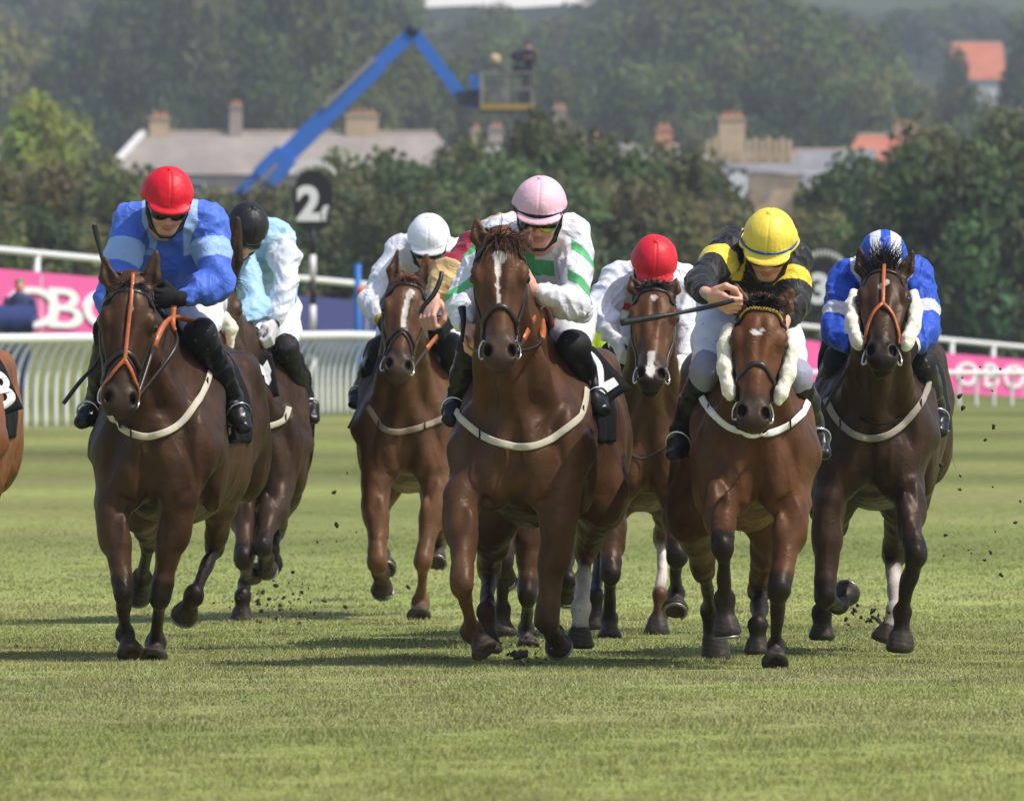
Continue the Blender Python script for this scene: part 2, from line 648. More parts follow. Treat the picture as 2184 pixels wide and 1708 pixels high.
def sines(V, amp, freq, seed=0, n=7):
    r = np.random.default_rng(seed)
    o = np.zeros(len(V))
    for i in range(n):
        k = unit(r.normal(size=3)) * freq * (.6 + r.random() * .9)
        w = unit(r.normal(size=3)) * freq * .5
        o += np.sin(V @ k + 1.7 * np.sin(V @ w + r.random() * 6) + r.random() * 6.3)
    return amp * o / math.sqrt(n)
# ------------------------------------------------------------------ ground
_YS = np.array([0, 62, 80, 150, 178, 226, 300, 350, 800, 1100, 1600, 2000, 2600, 3600.])
_ZS = np.array([0, 0, .06, .92, 1.18, 1.38, 1.75, 2.8, 12., 18., 46., 70., 108., 150.])


def sstep(a, b, x):
    t = np.clip((np.asarray(x, float) - a) / (b - a), 0, 1)
    return t * t * (3 - 2 * t)


def ground_z(x, Y):
    z = np.interp(Y, _YS, _ZS)
    z = z + 1.15 * sstep(168, 198, Y) * sstep(-3, -7.5, x) * (1 - sstep(260, 340, Y))
    z = z + sstep(1200, 2400, Y) * 2.5 * np.sin(np.asarray(x) * .013 + 1.0) + sstep(700, 1000, Y) * 1.5 * np.sin(np.asarray(x) * .06 + .4)
    return z


def wave(x, y, seed, fx, fy, n=6):
    r = np.random.default_rng(seed)
    o = 0
    for i in range(n):
        a, b, p, q_ = r.normal() * fx, r.normal() * fy, r.random() * 6.3, r.random() * 6.3
        o = o + np.sin(a * x + b * y + p + 1.3 * np.sin(.6 * b * x - .5 * a * y + q_))
    return o / math.sqrt(n)


G_A, G_B, G_DRY = np.array((.310, .348, .100)), np.array((.232, .282, .070)), np.array((.38, .345, .16))


_dr = np.random.default_rng(91)
DIVOTS = [(float(_dr.normal() * 1.9), float(46.5 + 28 * _dr.random() ** 1.5), float(.08 + .13 * _dr.random())) for _ in range(110)]


def turf_colour(x, Y):
    """lush, mown and dry patches of the racecourse"""
    a = np.clip(.5 + .32 * wave(x, Y, 3, .35, .10) + .25 * wave(x, Y, 5, 1.4, .45), 0, 1)[..., None]
    c = G_A * a + G_B * (1 - a)
    band = np.exp(-((Y - 46.5 - .35 * x - .4 * np.sin(x * 1.1)) / 1.3) ** 2) * (.55 + .35 * wave(x, Y, 8, 2.0, .9))
    dry = np.clip(.16 + .22 * wave(x, Y, 6, .5, .35) + .2 * wave(x, Y, 7, 2.2, 1.0) + band, 0, .85)[..., None]
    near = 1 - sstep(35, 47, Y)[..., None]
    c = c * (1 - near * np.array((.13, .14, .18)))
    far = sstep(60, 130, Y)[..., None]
    mow = (.16 * np.sin(Y * .42 + .05 * x) + .12 * np.sin(Y * .19 + 1 + .08 * x) + .13 * wave(x, Y, 41, .5, .16))[..., None]
    c = c * (1 + mow * (.5 + .7 * far))
    dv = np.zeros(np.shape(Y))
    for (dx_, dy_, dr) in DIVOTS:
        dv = np.maximum(dv, np.exp(-(((x - dx_) / dr) ** 2 + ((Y - dy_) / (dr * 1.6)) ** 2) ** 2))
    c = c * (1 - dv[..., None] * .8) + np.array((.05, .036, .022)) * dv[..., None]
    c = c * (1 - dry * .6) + G_DRY * dry * .6
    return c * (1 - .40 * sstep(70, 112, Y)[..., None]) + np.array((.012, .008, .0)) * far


def make_ground():
    m, nt, b = new_mat('turf_soil')
    at = node(nt, 'ShaderNodeAttribute', attribute_name='Col')
    tc = node(nt, 'ShaderNodeTexCoord')
    n1 = node(nt, 'ShaderNodeTexNoise'); n1.inputs['Scale'].default_value = 9; n1.inputs['Detail'].default_value = 8
    nt.links.new(tc.outputs['Object'], n1.inputs['Vector'])
    mr = node(nt, 'ShaderNodeMapRange'); mr.inputs[1].default_value = .3; mr.inputs[2].default_value = .7; mr.inputs[3].default_value = .6; mr.inputs[4].default_value = 1.3
    nt.links.new(n1.outputs[0], mr.inputs[0])
    mx = node(nt, 'ShaderNodeMix', data_type='RGBA', blend_type='MULTIPLY'); mx.inputs[0].default_value = 1
    nt.links.new(at.outputs['Color'], mx.inputs[6]); nt.links.new(mr.outputs[0], mx.inputs[7])
    nt.links.new(mx.outputs[2], b.inputs['Base Color'])
    b.inputs['Roughness'].default_value = .9; b.inputs['Specular IOR Level'].default_value = .1
    Ys = np.concatenate([np.arange(2, 30, 4), np.arange(30, 200, .5), np.arange(200, 400, 5), np.arange(400, 3600, 25)])
    us = np.concatenate([np.linspace(-1, -.14, 10, endpoint=False), np.linspace(-.14, .14, 61), np.linspace(.14, 1, 11)[1:]])
    Yg, U = np.meshgrid(Ys, us, indexing='ij')
    Xg = U * (.42 * Yg + 14)
    Zg = ground_z(Xg, Yg)
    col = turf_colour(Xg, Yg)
    wood = np.array((.030, .045, .020)) * (1 + .5 * wave(Xg, Yg, 21, .05, .02))[..., None]
    mead = np.array((.055, .080, .030)) * (1 + .3 * wave(Xg, Yg, 22, .03, .01))[..., None]
    hill = sstep(260, 420, Yg)[..., None]
    hk = sstep(-1.2, -.4, wave(Xg, Yg, 25, .012, .006))[..., None]
    col = col * (1 - hill) + (wood * hk + mead * (1 - hk)) * hill
    V = np.stack([Xg, Yg, Zg], -1).reshape(-1, 3)
    nr, nc = Yg.shape
    i = (np.arange(nr - 1)[:, None] * nc + np.arange(nc - 1)[None, :]).ravel()
    F = np.stack([i, i + 1, i + nc + 1, i + nc], 1)
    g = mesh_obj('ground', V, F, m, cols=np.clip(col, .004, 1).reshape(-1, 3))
    tag(g, 'green racecourse turf rising to hazy wooded hills', 'ground', kind='structure')
    # a pale stubble field on the far hillside
    fm = mat_plain('stubble_field', (.74, .70, .62), rough=.95, var=.08, vscale=.02)
    Vs, Fs = [], []
    ycand = np.arange(1500, 3000, 4.0)
    for a in range(17):
        px_ = 835 + 690 * a / 16
        xs_ = (px_ - CXD) / FD * ycand
        py = HZD - (ground_z(xs_, ycand) - CAMH) / ycand * FD
        ya = ycand[np.argmax(py < 20 + 2.5 * math.sin(a * 1.3) - (16 if a in (0, 16) else 0))]
        for bb in range(5):
            Y0 = ya + 60 * bb
            x0 = (px_ - CXD) / FD * Y0
            Vs.append((x0, Y0, float(ground_z(x0, Y0)) + .3))
    for a in range(16):
        for bb in range(4):
            p = a * 5 + bb
            Fs.append((p, p + 5, p + 6, p + 1))
    fo = mesh_obj('field', Vs, Fs, fm)
    tag(fo, 'pale stubble field high on the far hillside', 'field', kind='structure')


def make_grass():
    m, nt, b = new_mat('grass_blades')
    nt.nodes.remove(b)
    out = nt.nodes['Material Output']
    at = node(nt, 'ShaderNodeAttribute', attribute_name='Col')
    df = node(nt, 'ShaderNodeBsdfDiffuse'); tr = node(nt, 'ShaderNodeBsdfTranslucent'); gl = node(nt, 'ShaderNodeBsdfGlossy')
    gl.inputs['Roughness'].default_value = .45
    gn = node(nt, 'ShaderNodeNewGeometry')
    vm = node(nt, 'ShaderNodeVectorMath', operation='SCALE'); vm.inputs[3].default_value = .35
    va = node(nt, 'ShaderNodeVectorMath', operation='ADD'); va.inputs[1].default_value = (0, 0, .8)
    nt.links.new(gn.outputs['Normal'], vm.inputs[0]); nt.links.new(vm.outputs[0], va.inputs[0]); nt.links.new(va.outputs[0], df.inputs['Normal'])
    m1 = node(nt, 'ShaderNodeMixShader'); m1.inputs[0].default_value = .4
    m2 = node(nt, 'ShaderNodeMixShader'); m2.inputs[0].default_value = .035
    nt.links.new(at.outputs['Color'], df.inputs[0]); nt.links.new(at.outputs['Color'], tr.inputs[0])
    nt.links.new(df.outputs[0], m1.inputs[1]); nt.links.new(tr.outputs[0], m1.inputs[2])
    nt.links.new(m1.outputs[0], m2.inputs[1]); nt.links.new(gl.outputs[0], m2.inputs[2])
    nt.links.new(m2.outputs[0], out.inputs[0])
    Vs, Cs = [], []
    r = np.random.default_rng(11)
    for (ya, yb, dens, hgt, wid) in ((30.5, 40, 3000, .018, .0028), (40, 53, 2800, .017, .0030), (53, 66, 1600, .017, .0040), (66, 112, 460, .016, .0065)):
        w0 = .0413 * yb + 1.2
        n = int((yb - ya) * 2 * w0 * dens)
        Y = ya + (yb - ya) * r.random(n); X = (r.random(n) * 2 - 1) * w0
        keep = np.abs(X) < .0413 * Y + 1.2
        if yb > 100: keep &= r.random(n) > sstep(74, 112, Y)
        X, Y = X[keep], Y[keep]; n = len(X)
        c = turf_colour(X, Y)
        tuft = np.clip(.75 + .35 * wave(X, Y, 31, 9, 7, 8), .35, 1.6)
        H = hgt * (.45 + .9 * r.random(n)) * tuft
        if yb > 100: H = H * (1 - .75 * sstep(80, 112, Y))
        a = r.random(n) * 6.283
        bw = wid * (.7 + .6 * r.random(n))
        lean = H * (.25 + .8 * r.random(n))
        la = r.random(n) * 6.283
        dx, dy = np.cos(a) * bw / 2, np.sin(a) * bw / 2
        lx, ly = np.cos(la) * lean, np.sin(la) * lean
        Z = ground_z(X, Y) - .002
        b0 = np.stack([X - dx, Y - dy, Z], 1); b1 = np.stack([X + dx, Y + dy, Z], 1)
        m0 = np.stack([X - dx * .8 + lx * .35, Y - dy * .8 + ly * .35, Z + H * .6], 1)
        mm1 = np.stack([X + dx * .8 + lx * .35, Y + dy * .8 + ly * .35, Z + H * .6], 1)
        tp = np.stack([X + lx, Y + ly, Z + H], 1)
        V = np.stack([b0, b1, mm1, m0, tp], 1)
        br = (.84 + .36 * r.random(n))[:, None]
        dryb = (r.random(n) < .14)[:, None]
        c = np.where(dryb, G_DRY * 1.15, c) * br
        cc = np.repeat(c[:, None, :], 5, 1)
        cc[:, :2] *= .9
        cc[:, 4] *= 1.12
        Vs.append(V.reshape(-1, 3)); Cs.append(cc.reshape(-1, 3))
    V = np.concatenate(Vs); Cc = np.concatenate(Cs)
    nb = len(V) // 5
    me = bpy.data.meshes.new('grass')
    me.vertices.add(len(V)); me.vertices.foreach_set('co', V.astype(f4).ravel())
    i = np.arange(nb) * 5
    lv = np.stack([i, i + 1, i + 2, i + 3, i + 3, i + 2, i + 4], 1).ravel()
    me.loops.add(len(lv)); me.loops.foreach_set('vertex_index', lv.astype(np.int32))
    me.polygons.add(nb * 2)
    ls = np.stack([np.arange(nb) * 7, np.arange(nb) * 7 + 4], 1).ravel()
    me.polygons.foreach_set('loop_start', ls.astype(np.int32))
    me.update(calc_edges=True)
    a = me.color_attributes.new('Col', 'FLOAT_COLOR', 'POINT')
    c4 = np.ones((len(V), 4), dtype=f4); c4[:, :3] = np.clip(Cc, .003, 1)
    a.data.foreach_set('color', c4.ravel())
    me.materials.append(m)
    o = bpy.data.objects.new('grass', me); COL.objects.link(o)
    tag(o, 'short green grass growing over the racecourse', 'grass', kind='stuff')


make_ground()
make_grass()
# ------------------------------------------------------------------ horses
BLACK = (.006, .005, .005)
CREAM = srgb(192, 184, 166)
ORANGE = (.42, .11, .03)
BROWNL = (.022, .014, .011)


class HeadFrame:
    def __init__(s, o, l, w, n, k):
        s.o, s.l, s.w, s.n, s.k = o, l, w, n, k
        s.ax = np.stack([l, w, n])

    def p(s, x, w, n):
        return s.o + (s.l * x + s.w * w + s.n * n) * s.k

    def loc(s, V):
        d = (np.asarray(V) - s.o) / s.k
        return np.stack([d @ s.l, d @ s.w, d @ s.n], -1)


def free_strap(pts, width, thick, side=(1, 0, 0), n=8):
    P = spline(pts, n)
    nr = []
    for i in range(len(P)):
        d = unit(P[min(i + 1, len(P) - 1)] - P[max(i - 1, 0)])
        nr.append(unit(np.cross(d, np.cross(side, d))))
    return P, np.array(nr)


def ring(c, ax, R, r, n=20, m=6):
    """torus round axis ax"""
    ax = unit(ax)
    u = unit(np.cross(ax, (0.13, .2, 1)))
    v = np.cross(ax, u)
    V, F = [], []
    for i in range(n):
        a = 2 * math.pi * i / n
        d = u * math.cos(a) + v * math.sin(a)
        for j in range(m):
            b = 2 * math.pi * j / m
            V.append(c + d * (R + r * math.cos(b)) + ax * r * math.sin(b))
    for i in range(n):
        for j in range(m):
            F.append((i * m + j, i * m + (j + 1) % m, ((i + 1) % n) * m + (j + 1) % m, ((i + 1) % n) * m + j))
    return V, F


def strands(roots, dirs, length, r, seed, droop=.5, curl=.03, seg=5, mb=None):
    """hair: thin tapered three-sided strands"""
    g = np.random.default_rng(seed)
    mb = mb or MB()
    for p, d in zip(roots, dirs):
        L = length * (.6 + .6 * g.random())
        d = unit(np.asarray(d) + g.normal(size=3) * .18)
        cur = np.array(p, float)
        pts = [cur]
        cd = d.copy()
        side = g.normal(size=3) * curl
        for i in range(seg):
            cd = unit(cd + np.array((0, 0, -droop / seg * 1.6)) + side)
            cur = cur + cd * L / seg
            pts.append(cur)
        mb.tube(pts, [r * (1 - .85 * i / seg) for i in range(seg + 1)], n=3, caps=False)
    return mb


def make_horse(h):
    Y, s = h['Y'], FD / h['Y']
    P = lambda x, y, d=0.0: W(x, y, Y + d)
    gz0 = ground_z(W(h['cx'], 900, Y)[0], Y)
    zb = P(h['cx'], h['cb'])[2]
    zo = zb - .80
    hw = h['hw'] / s / .29
    f = Field()
    x0 = P(h['cx'], 900, 0)[0]
    x1 = P(h['rx'], 900, 1.5)[0]
    X = lambda d: x0 + (x1 - x0) * d / 1.5
    bh = h.get('depth', 1.0)       # how deep the barrel is
    secs = [(0.02, .155, .20, 1.08), (.16, .235, .31, 1.13), (.34, .255, .375, 1.19), (.55, .27, .40, 1.20), (.85, .295, .385, 1.185),
            (1.15, .285, .32, 1.23), (1.42, .265, .28, 1.27), (1.68, .215, .24, 1.22), (1.80, .13, .17, 1.17)]
    pts, rad = [], []
    for d, a, b, z in secs:
        pts.append((X(d), Y + d, z + zo)); rad.append((a * hw, b * bh))
    f.chain(pts, rad, k=.05, c=0)
    yaw = unit((x1 - x0, 1.5, 0))
    lat = np.array((yaw[1], -yaw[0], 0))

    def B(x, d, z):     # point in the trunk's own frame
        return np.array((X(d), Y + d, z + zo)) + lat * x * hw
    # breast muscles, points of shoulder, shoulder blades
    for sx in (-1, 1):
        f.ell(B(.095 * sx, .0, 1.03), (.098 * hw, .10, .17), k=.018)
        f.ell(B(.10 * sx, -.015, .97), (.080 * hw, .075, .10), k=.03)
        f.ell(B(.185 * sx, .06, 1.13), (.085 * hw, .11, .17), k=.035)
        f.seg(B(.19 * sx, .10, 1.10), B(.12 * sx, .50, 1.52), (.085, .12), (.05, .10), k=.06, up=(1, 0, 0))
        f.ell(B(.228 * sx, .33, 1.04), (.066, .15, .20), k=.04)
        f.ell(B(.20 * sx, 1.32, 1.42), (.08, .16, .10), k=.06)       # point of hip
        f.ell(B(.17 * sx, 1.60, 1.12), (.12, .15, .24), k=.06)       # thigh mass
    f.ell(B(0, .55, 1.55), (.05, .22, .07), k=.08)                    # withers
    f.seg(B(0, -.12, 1.22), B(0, -.11, .93), .022, .03, k=.05, sub=True)          # groove between the breast muscles
    for sx in (-1, 1):
        f.seg(B(.165 * sx, -.075, 1.18), B(.205 * sx, -.03, .98), .016, .018, k=.03, sub=True)   # edge of the breast muscle
        f.seg(B(.06 * sx, -.08, .86), B(.17 * sx, -.05, .93), .014, .018, k=.03, sub=True)
    # head frame
    px, py = h['poll']; lx, ly = h['lip']
    dp = h.get('poll_d', -.30)
    hs = h.get('hs', 1.0)
    L = .56 * hs
    pl = math.hypot(lx - px, ly - py) / s
    dl = dp - math.sqrt(max(L * L - pl * pl, .0016))
    po, li = P(px, py, dp), P(lx, ly, dl)
    w = unit(li - po)
    yw = math.radians(h.get('yaw', 0)); ro = h.get('roll', 0)
    l = unit((math.cos(yw), math.sin(yw), ro)); l = unit(l - w * np.dot(l, w))
    n = np.cross(l, w)
    if np.dot(n, (0, -1, .6)) < 0: n = -n
    HF = HeadFrame(po, l, w, n, np.linalg.norm(li - po) / .56)
    ax = HF.ax
    k = HF.k
    q = HF.p
    # neck
    nb = B(h.get('nbx', 0), .32, 1.27)
    n0 = q(0, .10, -.10)
    mid = (nb + n0) / 2 + np.array((0, 0, .02))
    f.chain([q(0, .03, -.06), n0, mid, nb, B(0, .5, 1.25)], [(.075 * k, .08), (.085 * k, .125), (.118 * hw * h.get('nw', 1), .17), (.165 * hw * h.get('nw', 1), .25), (.18 * hw, .30)], k=.05)
    for sx in (-1, 1):
        f.seg(q(.06 * sx, .17, -.15), B(.13 * sx, .10, 1.12), .04, (.075, .075), k=.035)
    f.seg(q(0, .22, -.15), B(0, .03, 1.08), .045, .07, k=.05)
    # skull
    f.seg(q(0, .02, -.055), q(0, .13, -.045), (.066 * k, .06 * k), (.088 * k, .085 * k), k=.04, up=n)
    f.seg(q(0, .13, -.045), q(0, .23, -.045), (.088 * k, .085 * k), (.085 * k, .085 * k), k=.03, up=n)
    f.seg(q(0, .23, -.040), q(0, .42, -.02), (.080 * k, .080 * k), (.050 * k, .058 * k), k=.03, up=n)
    f.seg(q(0, .42, -.02), q(0, .515, -.012), (.050 * k, .056 * k), (.056 * k, .055 * k), k=.03, c=3, up=n)
    f.ell(q(0, .14, .022), np.array((.070, .095, .028)) * k, ax, k=.04)          # forehead
    f.ell(q(0, .33, .028), np.array((.030, .13, .020)) * k, ax, k=.03)           # nose bone
    for sx in (-1, 1):
        f.ell(q(.060 * sx, .215, -.10), np.array((.032, .105, .10)) * k, ax, k=.025)     # cheek
        f.seg(q(.085 * sx, .185, .004), q(.058 * sx, .36, -.012), (.020 * k, .018 * k), (.012 * k, .012 * k), k=.02, up=n)   # cheek ridge
        f.ell(q(.090 * sx, .175, .012), np.array((.026, .045, .030)) * k, ax, k=.02)     # brow
        f.ell(q(.078 * sx, .105, -.005), np.array((.018, .03, .02)) * k, ax, k=.02, sub=True)   # hollow above the eye
        f.ell(q(.113 * sx, .192, .012), np.array((.014, .021, .016)) * k, ax, k=.010, c=5, sub=True)
        f.seg(q(.05 * sx, .26, -.10), q(.035 * sx, .46, -.065), .035 * k, .030 * k, k=.03)      # jaw bars
        f.ell(q(.040 * sx, .495, .010), np.array((.030, .052, .036)) * k, ax, k=.022, c=3)  # nostril wing
        f.ell(q(.047 * sx, .505, .030), np.array((.0155, .027, .030)) * k, ax, k=.008, c=5, sub=True)
    f.ell(q(0, .53, -.012), np.array((.050, .036, .045)) * k, ax, k=.025, c=3)       # upper lip
    f.ell(q(0, .537, -.055), np.array((.040, .032, .030)) * k, ax, k=.016, c=3)      # lower lip
    f.ell(q(0, .562, -.034), np.array((.045, .012, .004)) * k, ax, k=.006, c=5, sub=True)   # mouth
    f.ell(q(0, .20, .055), np.array((.012, .10, .010)) * k, ax, k=.02, sub=True)
    # ears
    for (ex, ey), sx in zip(h['ears'], (-1, 1)):
        if ex is None: continue
        b0 = q(.060 * sx, .040, -.032)
        tp = P(ex, ey, dp + .03)
        bm_ = b0 + (tp - b0) * .42 + l * sx * .012
        fr = unit(np.array((0, -1, .1)) + l * sx * .35)
        f.chain([b0, bm_, tp], [(.026 * k, .024 * k), (.037 * k, .024 * k), (.012, .011)], k=.012, c=0, up=fr)
        f.seg(b0 + (tp - b0) * .22 + fr * .028, b0 + (tp - b0) * .86 + fr * .014, (.020 * k, .017 * k), (.006, .008), k=.006, c=6, up=fr, sub=True)
    # legs
    hoofs = []
    for lg in h['legs']:
        kind, sx = lg['k'][0], (-1 if lg['k'][1] == 'l' else 1)
        fore = kind == 'f'
        pp, sg = lg['p'], lg.get('s', '-++')
        d = lg.get('d', .18 if fore else 1.05)
        Ls = lg.get('L', (.40, .29, .12) if fore else (.46, .38, .15))
        T = [P(pp[0][0], pp[0][1], d)]
        for i in range(3):
            pr = math.hypot(pp[i + 1][0] - pp[i][0], pp[i + 1][1] - pp[i][1]) / s
            dd = math.sqrt(max(Ls[i] ** 2 - pr ** 2, 0)) * (1 if sg[i] == '+' else -1)
            if sg[i] == '0': dd = 0
            d = d + dd
            T.append(P(pp[i + 1][0], pp[i + 1][1], d))
        E, K, Fk, Hf = T
        th = lg.get('t', 1.0)
        cK, cC = lg.get('c', (1, 1))
        cF = lg.get('cf', cC)
        m1 = E * .6 + K * .4
        m2 = E * .15 + K * .85
        if fore:
            f.seg(B(.175 * sx, .10, 1.10), E, (.09, .125), (.070, .090), k=.06, up=(0, -1, 0))
            f.chain([E, m1, m2], [(.070 * th, .092 * th), (.057 * th, .066 * th), (.041 * th, .046 * th)], k=.03, c=0, up=(0, -1, 0))
            f.seg(m2, K, (.041 * th, .046 * th), (.040 * th, .043 * th), k=.03, c=cK, up=(0, -1, 0))
            f.ell(E * .75 + K * .25 + np.array((.022 * sx, -.02, 0)), (.05 * th, .055 * th, .11), k=.03)
            f.ell(E * .55 + K * .45 + np.array((-.026 * sx, -.028, 0)), (.030 * th, .03 * th, .12), k=.018)
        else:
            f.seg(B(.13 * sx, 1.45, 1.24), E, (.15, .20), (.10, .15), k=.07, up=(0, -1, 0))
            f.chain([E, m1, m2, K], [(.09 * th, .125 * th), (.068 * th, .085 * th), (.044 * th, .052 * th), (.042 * th, .052 * th)], k=.04, c=0, up=(0, -1, 0))
        # the dark part of the limb begins above the knee
        f.ell(K, (.044 * th, .044 * th, .060 * th), k=.025, c=cK)
        f.ell(K + np.array((0, -.022, .004)), (.036 * th, .03 * th, .042 * th), k=.014, c=cK)
        sf_ = lg.get('sock')
        if sf_:
            Kc = K * (1 - sf_) + Fk * sf_
            f.seg(K, Kc, (.030 * th, .040 * th), (.028 * th, .037 * th), k=.02, c=cK, up=(0, -1, 0))
            f.seg(Kc, Fk, (.028 * th, .037 * th), (.026 * th, .034 * th), k=.02, c=cC, up=(0, -1, 0))
        else:
            f.seg(K, Fk, (.030 * th, .040 * th), (.026 * th, .034 * th), k=.02, c=cC, up=(0, -1, 0))
        for sy in (-1, 1):      # tendons at the back of the cannon
            f.seg(K + np.array((.012 * sy, .036, -.03)), Fk + np.array((.012 * sy, .034, .02)), .011 * th, .010 * th, k=.010, c=cC)
        f.ell(Fk, (.041 * th, .043 * th, .042 * th), k=.018, c=cF)
        dh = unit(Hf - Fk); Lh = np.linalg.norm(Hf - Fk)
        pb = Fk + dh * Lh * .50
        f.seg(Fk, pb, (.033 * th, .036 * th), (.036 * th, .040 * th), k=.02, c=cF, up=(0, -1, 0))
        tip = Hf - dh * .02
        f.seg(pb + dh * .012, tip, (.047 * th, .047 * th), (.060 * th, .062 * th), k=.010, c=2, cap=.026)
        f.ell(tip + dh * .034, (.036 * th, .036 * th, .036 * th), k=.012, c=2, sub=True)
        hoofs.append((tip, dh))
    # tail root
    f.seg(B(0, 1.76, 1.36), B(0, 1.98, 1.22), .045, .03, k=.05)
    # build
    q_ = h.get('q', 1.0)
    ys = np.concatenate([np.arange(Y - 1.25, Y + .30, .0085 * q_), np.arange(Y + .30, Y + 2.6, .015)])
    f.build(h=(.0075 * q_, .01, .0078 * q_), ys=ys)
    V, F, ids = f.mesh(smooth=2)
    hl = HF.loc(V)
    pal = h['pal']
    cols = np.array([pal['coat'], pal['leg'], pal['hoof'], pal['muzzle'], pal.get('sock', (.5, .45, .4)), (.006, .005, .005), pal['ear']])[ids]
    # dark upper knees and soft borders between the colours
    for _ in range(h.get('blend', 16)):
        cols = .4 * cols + .6 * f.avg(cols)
    hoofm = ids == 2
    cols[hoofm] = np.array(pal['hoof']) * (1 + .25 * np.sin(V[hoofm, 2:3] * 300 + V[hoofm, :1] * 60))
    # uneven coat: larger patches of redder and darker hair
    pt = sines(V, 1, 7, h['seed'], 8)
    cols *= np.clip(1 + .17 * pt, .6, 1.5)[:, None]
    hd = (np.abs(hl[:, 0]) < .16) & (hl[:, 1] > -.03) & (hl[:, 1] < .60) & (hl[:, 2] > -.045)
    if h.get('face'):      # warmer hair on the face
        m = hd & (ids == 0)
        cols[m] = cols[m] * np.array(h['face'])
    for (ww, xx, rw, rx_, j) in h.get('white', []):
        dd = ((hl[:, 1] - ww) / rw) ** 2 + ((hl[:, 0] - xx) / rx_) ** 2 + sines(V, j, 90, 5, 5)
        a = np.clip((1.15 - dd) * 4, 0, 1) * (hd & (hl[:, 2] > -.02))
        cols = cols * (1 - a[:, None]) + np.array((.62, .57, .53)) * a[:, None]
    ns = vnormals(V, F)
    V = V + ns * (sines(V, .0016, 30, h['seed'] + 1) + sines(V, .0022, 13, h['seed'] + 2) + (creases(V, .0065, 26, h['seed'] + 3, 5, (1, 1, .30)) + creases(V, .0030, 75, h['seed'] + 9, 4, (1, 1, .4))) * np.where(hd, .25, 1.0))[:, None]
    hb = mesh_obj('racehorse', V, F, M['coat'], cols=cols, origin=(X(.8), Y + .8, gz0))
    tag(hb, h['label'], 'horse', 'galloping racehorses')
    # eyes
    for sx in (-1, 1):
        e = bmesh.new()
        bmesh.ops.create_uvsphere(e, u_segments=16, v_segments=10, radius=.0225 * k)
        c = q(.0985 * sx, .192, .008)
        Vv = [np.array(v.co) + c for v in e.verts]
        Fv = [tuple(v.index for v in fc.verts) for fc in e.faces]
        e.free()
        mesh_obj('eye', Vv, Fv, M['eye'], hb)
    for tip, dh in hoofs:
        if tip[2] - gz0 < .075: continue
        u_ = unit(np.cross(dh, (1.0, .1, 0))); v_ = np.cross(dh, u_)
        if np.dot(u_, (0, -1, 0)) < 0: u_ = -u_
        sp_ = [tip + dh * .021 + u_ * (.051 * math.cos(a)) + v_ * (.051 * math.sin(a)) for a in np.linspace(-2.5, 2.5, 22)]
        mbs = MB(); mbs.tube(sp_, .0075, n=6)
        mbs.build('horseshoe', M['shoe'], hb, smooth=True)
    # forelock and mane
    g = np.random.default_rng(h['seed'])
    rts, drs = [], []
    fl = h.get('forelock', (0, .10, .5))    # lean, length, up
    for i in range(h.get('fln', 260)):
        x = g.normal() * .022
        rts.append(q(x, .03 + .02 * g.random(), .012 + .012 * g.random()))
        drs.append(n * (.45 + .3 * g.random()) + l * (fl[0] + x * 10) - w * fl[2] * .8 + np.array((0, 0, .1)))
    mbh = strands(rts, drs, fl[1], .0034, h['seed'], droop=h.get('fdroop', 1.3), curl=.10, seg=6)
    o = mbh.build('forelock', M['hair'], hb, smooth=True)
    a = o.data.color_attributes.new('Col', 'FLOAT_COLOR', 'POINT')
    a.data.foreach_set('color', np.tile(np.array((*pal['mane'], 1.0), dtype=f4), len(o.data.vertices)))
    rts, drs = [], []
    A0, A1, A2 = q(0, 0, -.12), (q(0, 0, -.10) + B(0, .35, 1.60)) / 2 + np.array((0, 0, .02)), B(0, .5, 1.58)
    for i in range(300):
        t = g.random() ** 1.2
        c = (1 - t) ** 2 * A0 + 2 * t * (1 - t) * A1 + t * t * A2
        c = c + np.array((g.normal() * .012, 0, .02))
        rts.append(c); drs.append((g.choice((-1, 1)) * (.25 + .3 * g.random()) + h.get('mlean', .2), .8, .3))
    mbm = strands(rts, drs, .11, .0035, h['seed'] + 4, droop=1.6)
    o = mbm.build('mane', M['hair'], hb, smooth=True)
    a = o.data.color_attributes.new('Col', 'FLOAT_COLOR', 'POINT')
    a.data.foreach_set('color', np.tile(np.array((*pal['mane'], 1.0), dtype=f4), len(o.data.vertices)))
    rts = [B(g.normal() * .015, 1.84 + .12 * g.random(), 1.33 - .06 * g.random()) for _ in range(160)]
    mbt = strands(rts, [(h.get('tail', -.12) + g.normal() * .05, 1.0, .1) for _ in rts], .60, .004, h['seed'] + 5, droop=1.3, curl=.02, seg=8)
    o = mbt.build('tail', M['hair'], hb, smooth=True)
    a = o.data.color_attributes.new('Col', 'FLOAT_COLOR', 'POINT')
    a.data.foreach_set('color', np.tile(np.array((*pal['mane'], 1.0), dtype=f4), len(o.data.vertices)))

    # ---- tack
    def strap_on(pl_, width, col, thick=.004, off=.004, nn=7):
        S = spline([q(*a) if len(a) == 3 else a for a in pl_], nn)
        S, N = f.project(S, off)
        S[1:-1] = .25 * S[:-2] + .5 * S[1:-1] + .25 * S[2:]
        v, fc = ribbon(S, N, width, thick)
        return v, fc, col
    br = MB()
    bl = h.get('bridle', BROWNL)
    todo = [strap_on([(-.10, .10, -.06), (-.085, .075, .0), (-.045, .062, .035), (0, .058, .045), (.045, .062, .035), (.085, .075, .0), (.10, .10, -.06)], .022 * k, bl)]
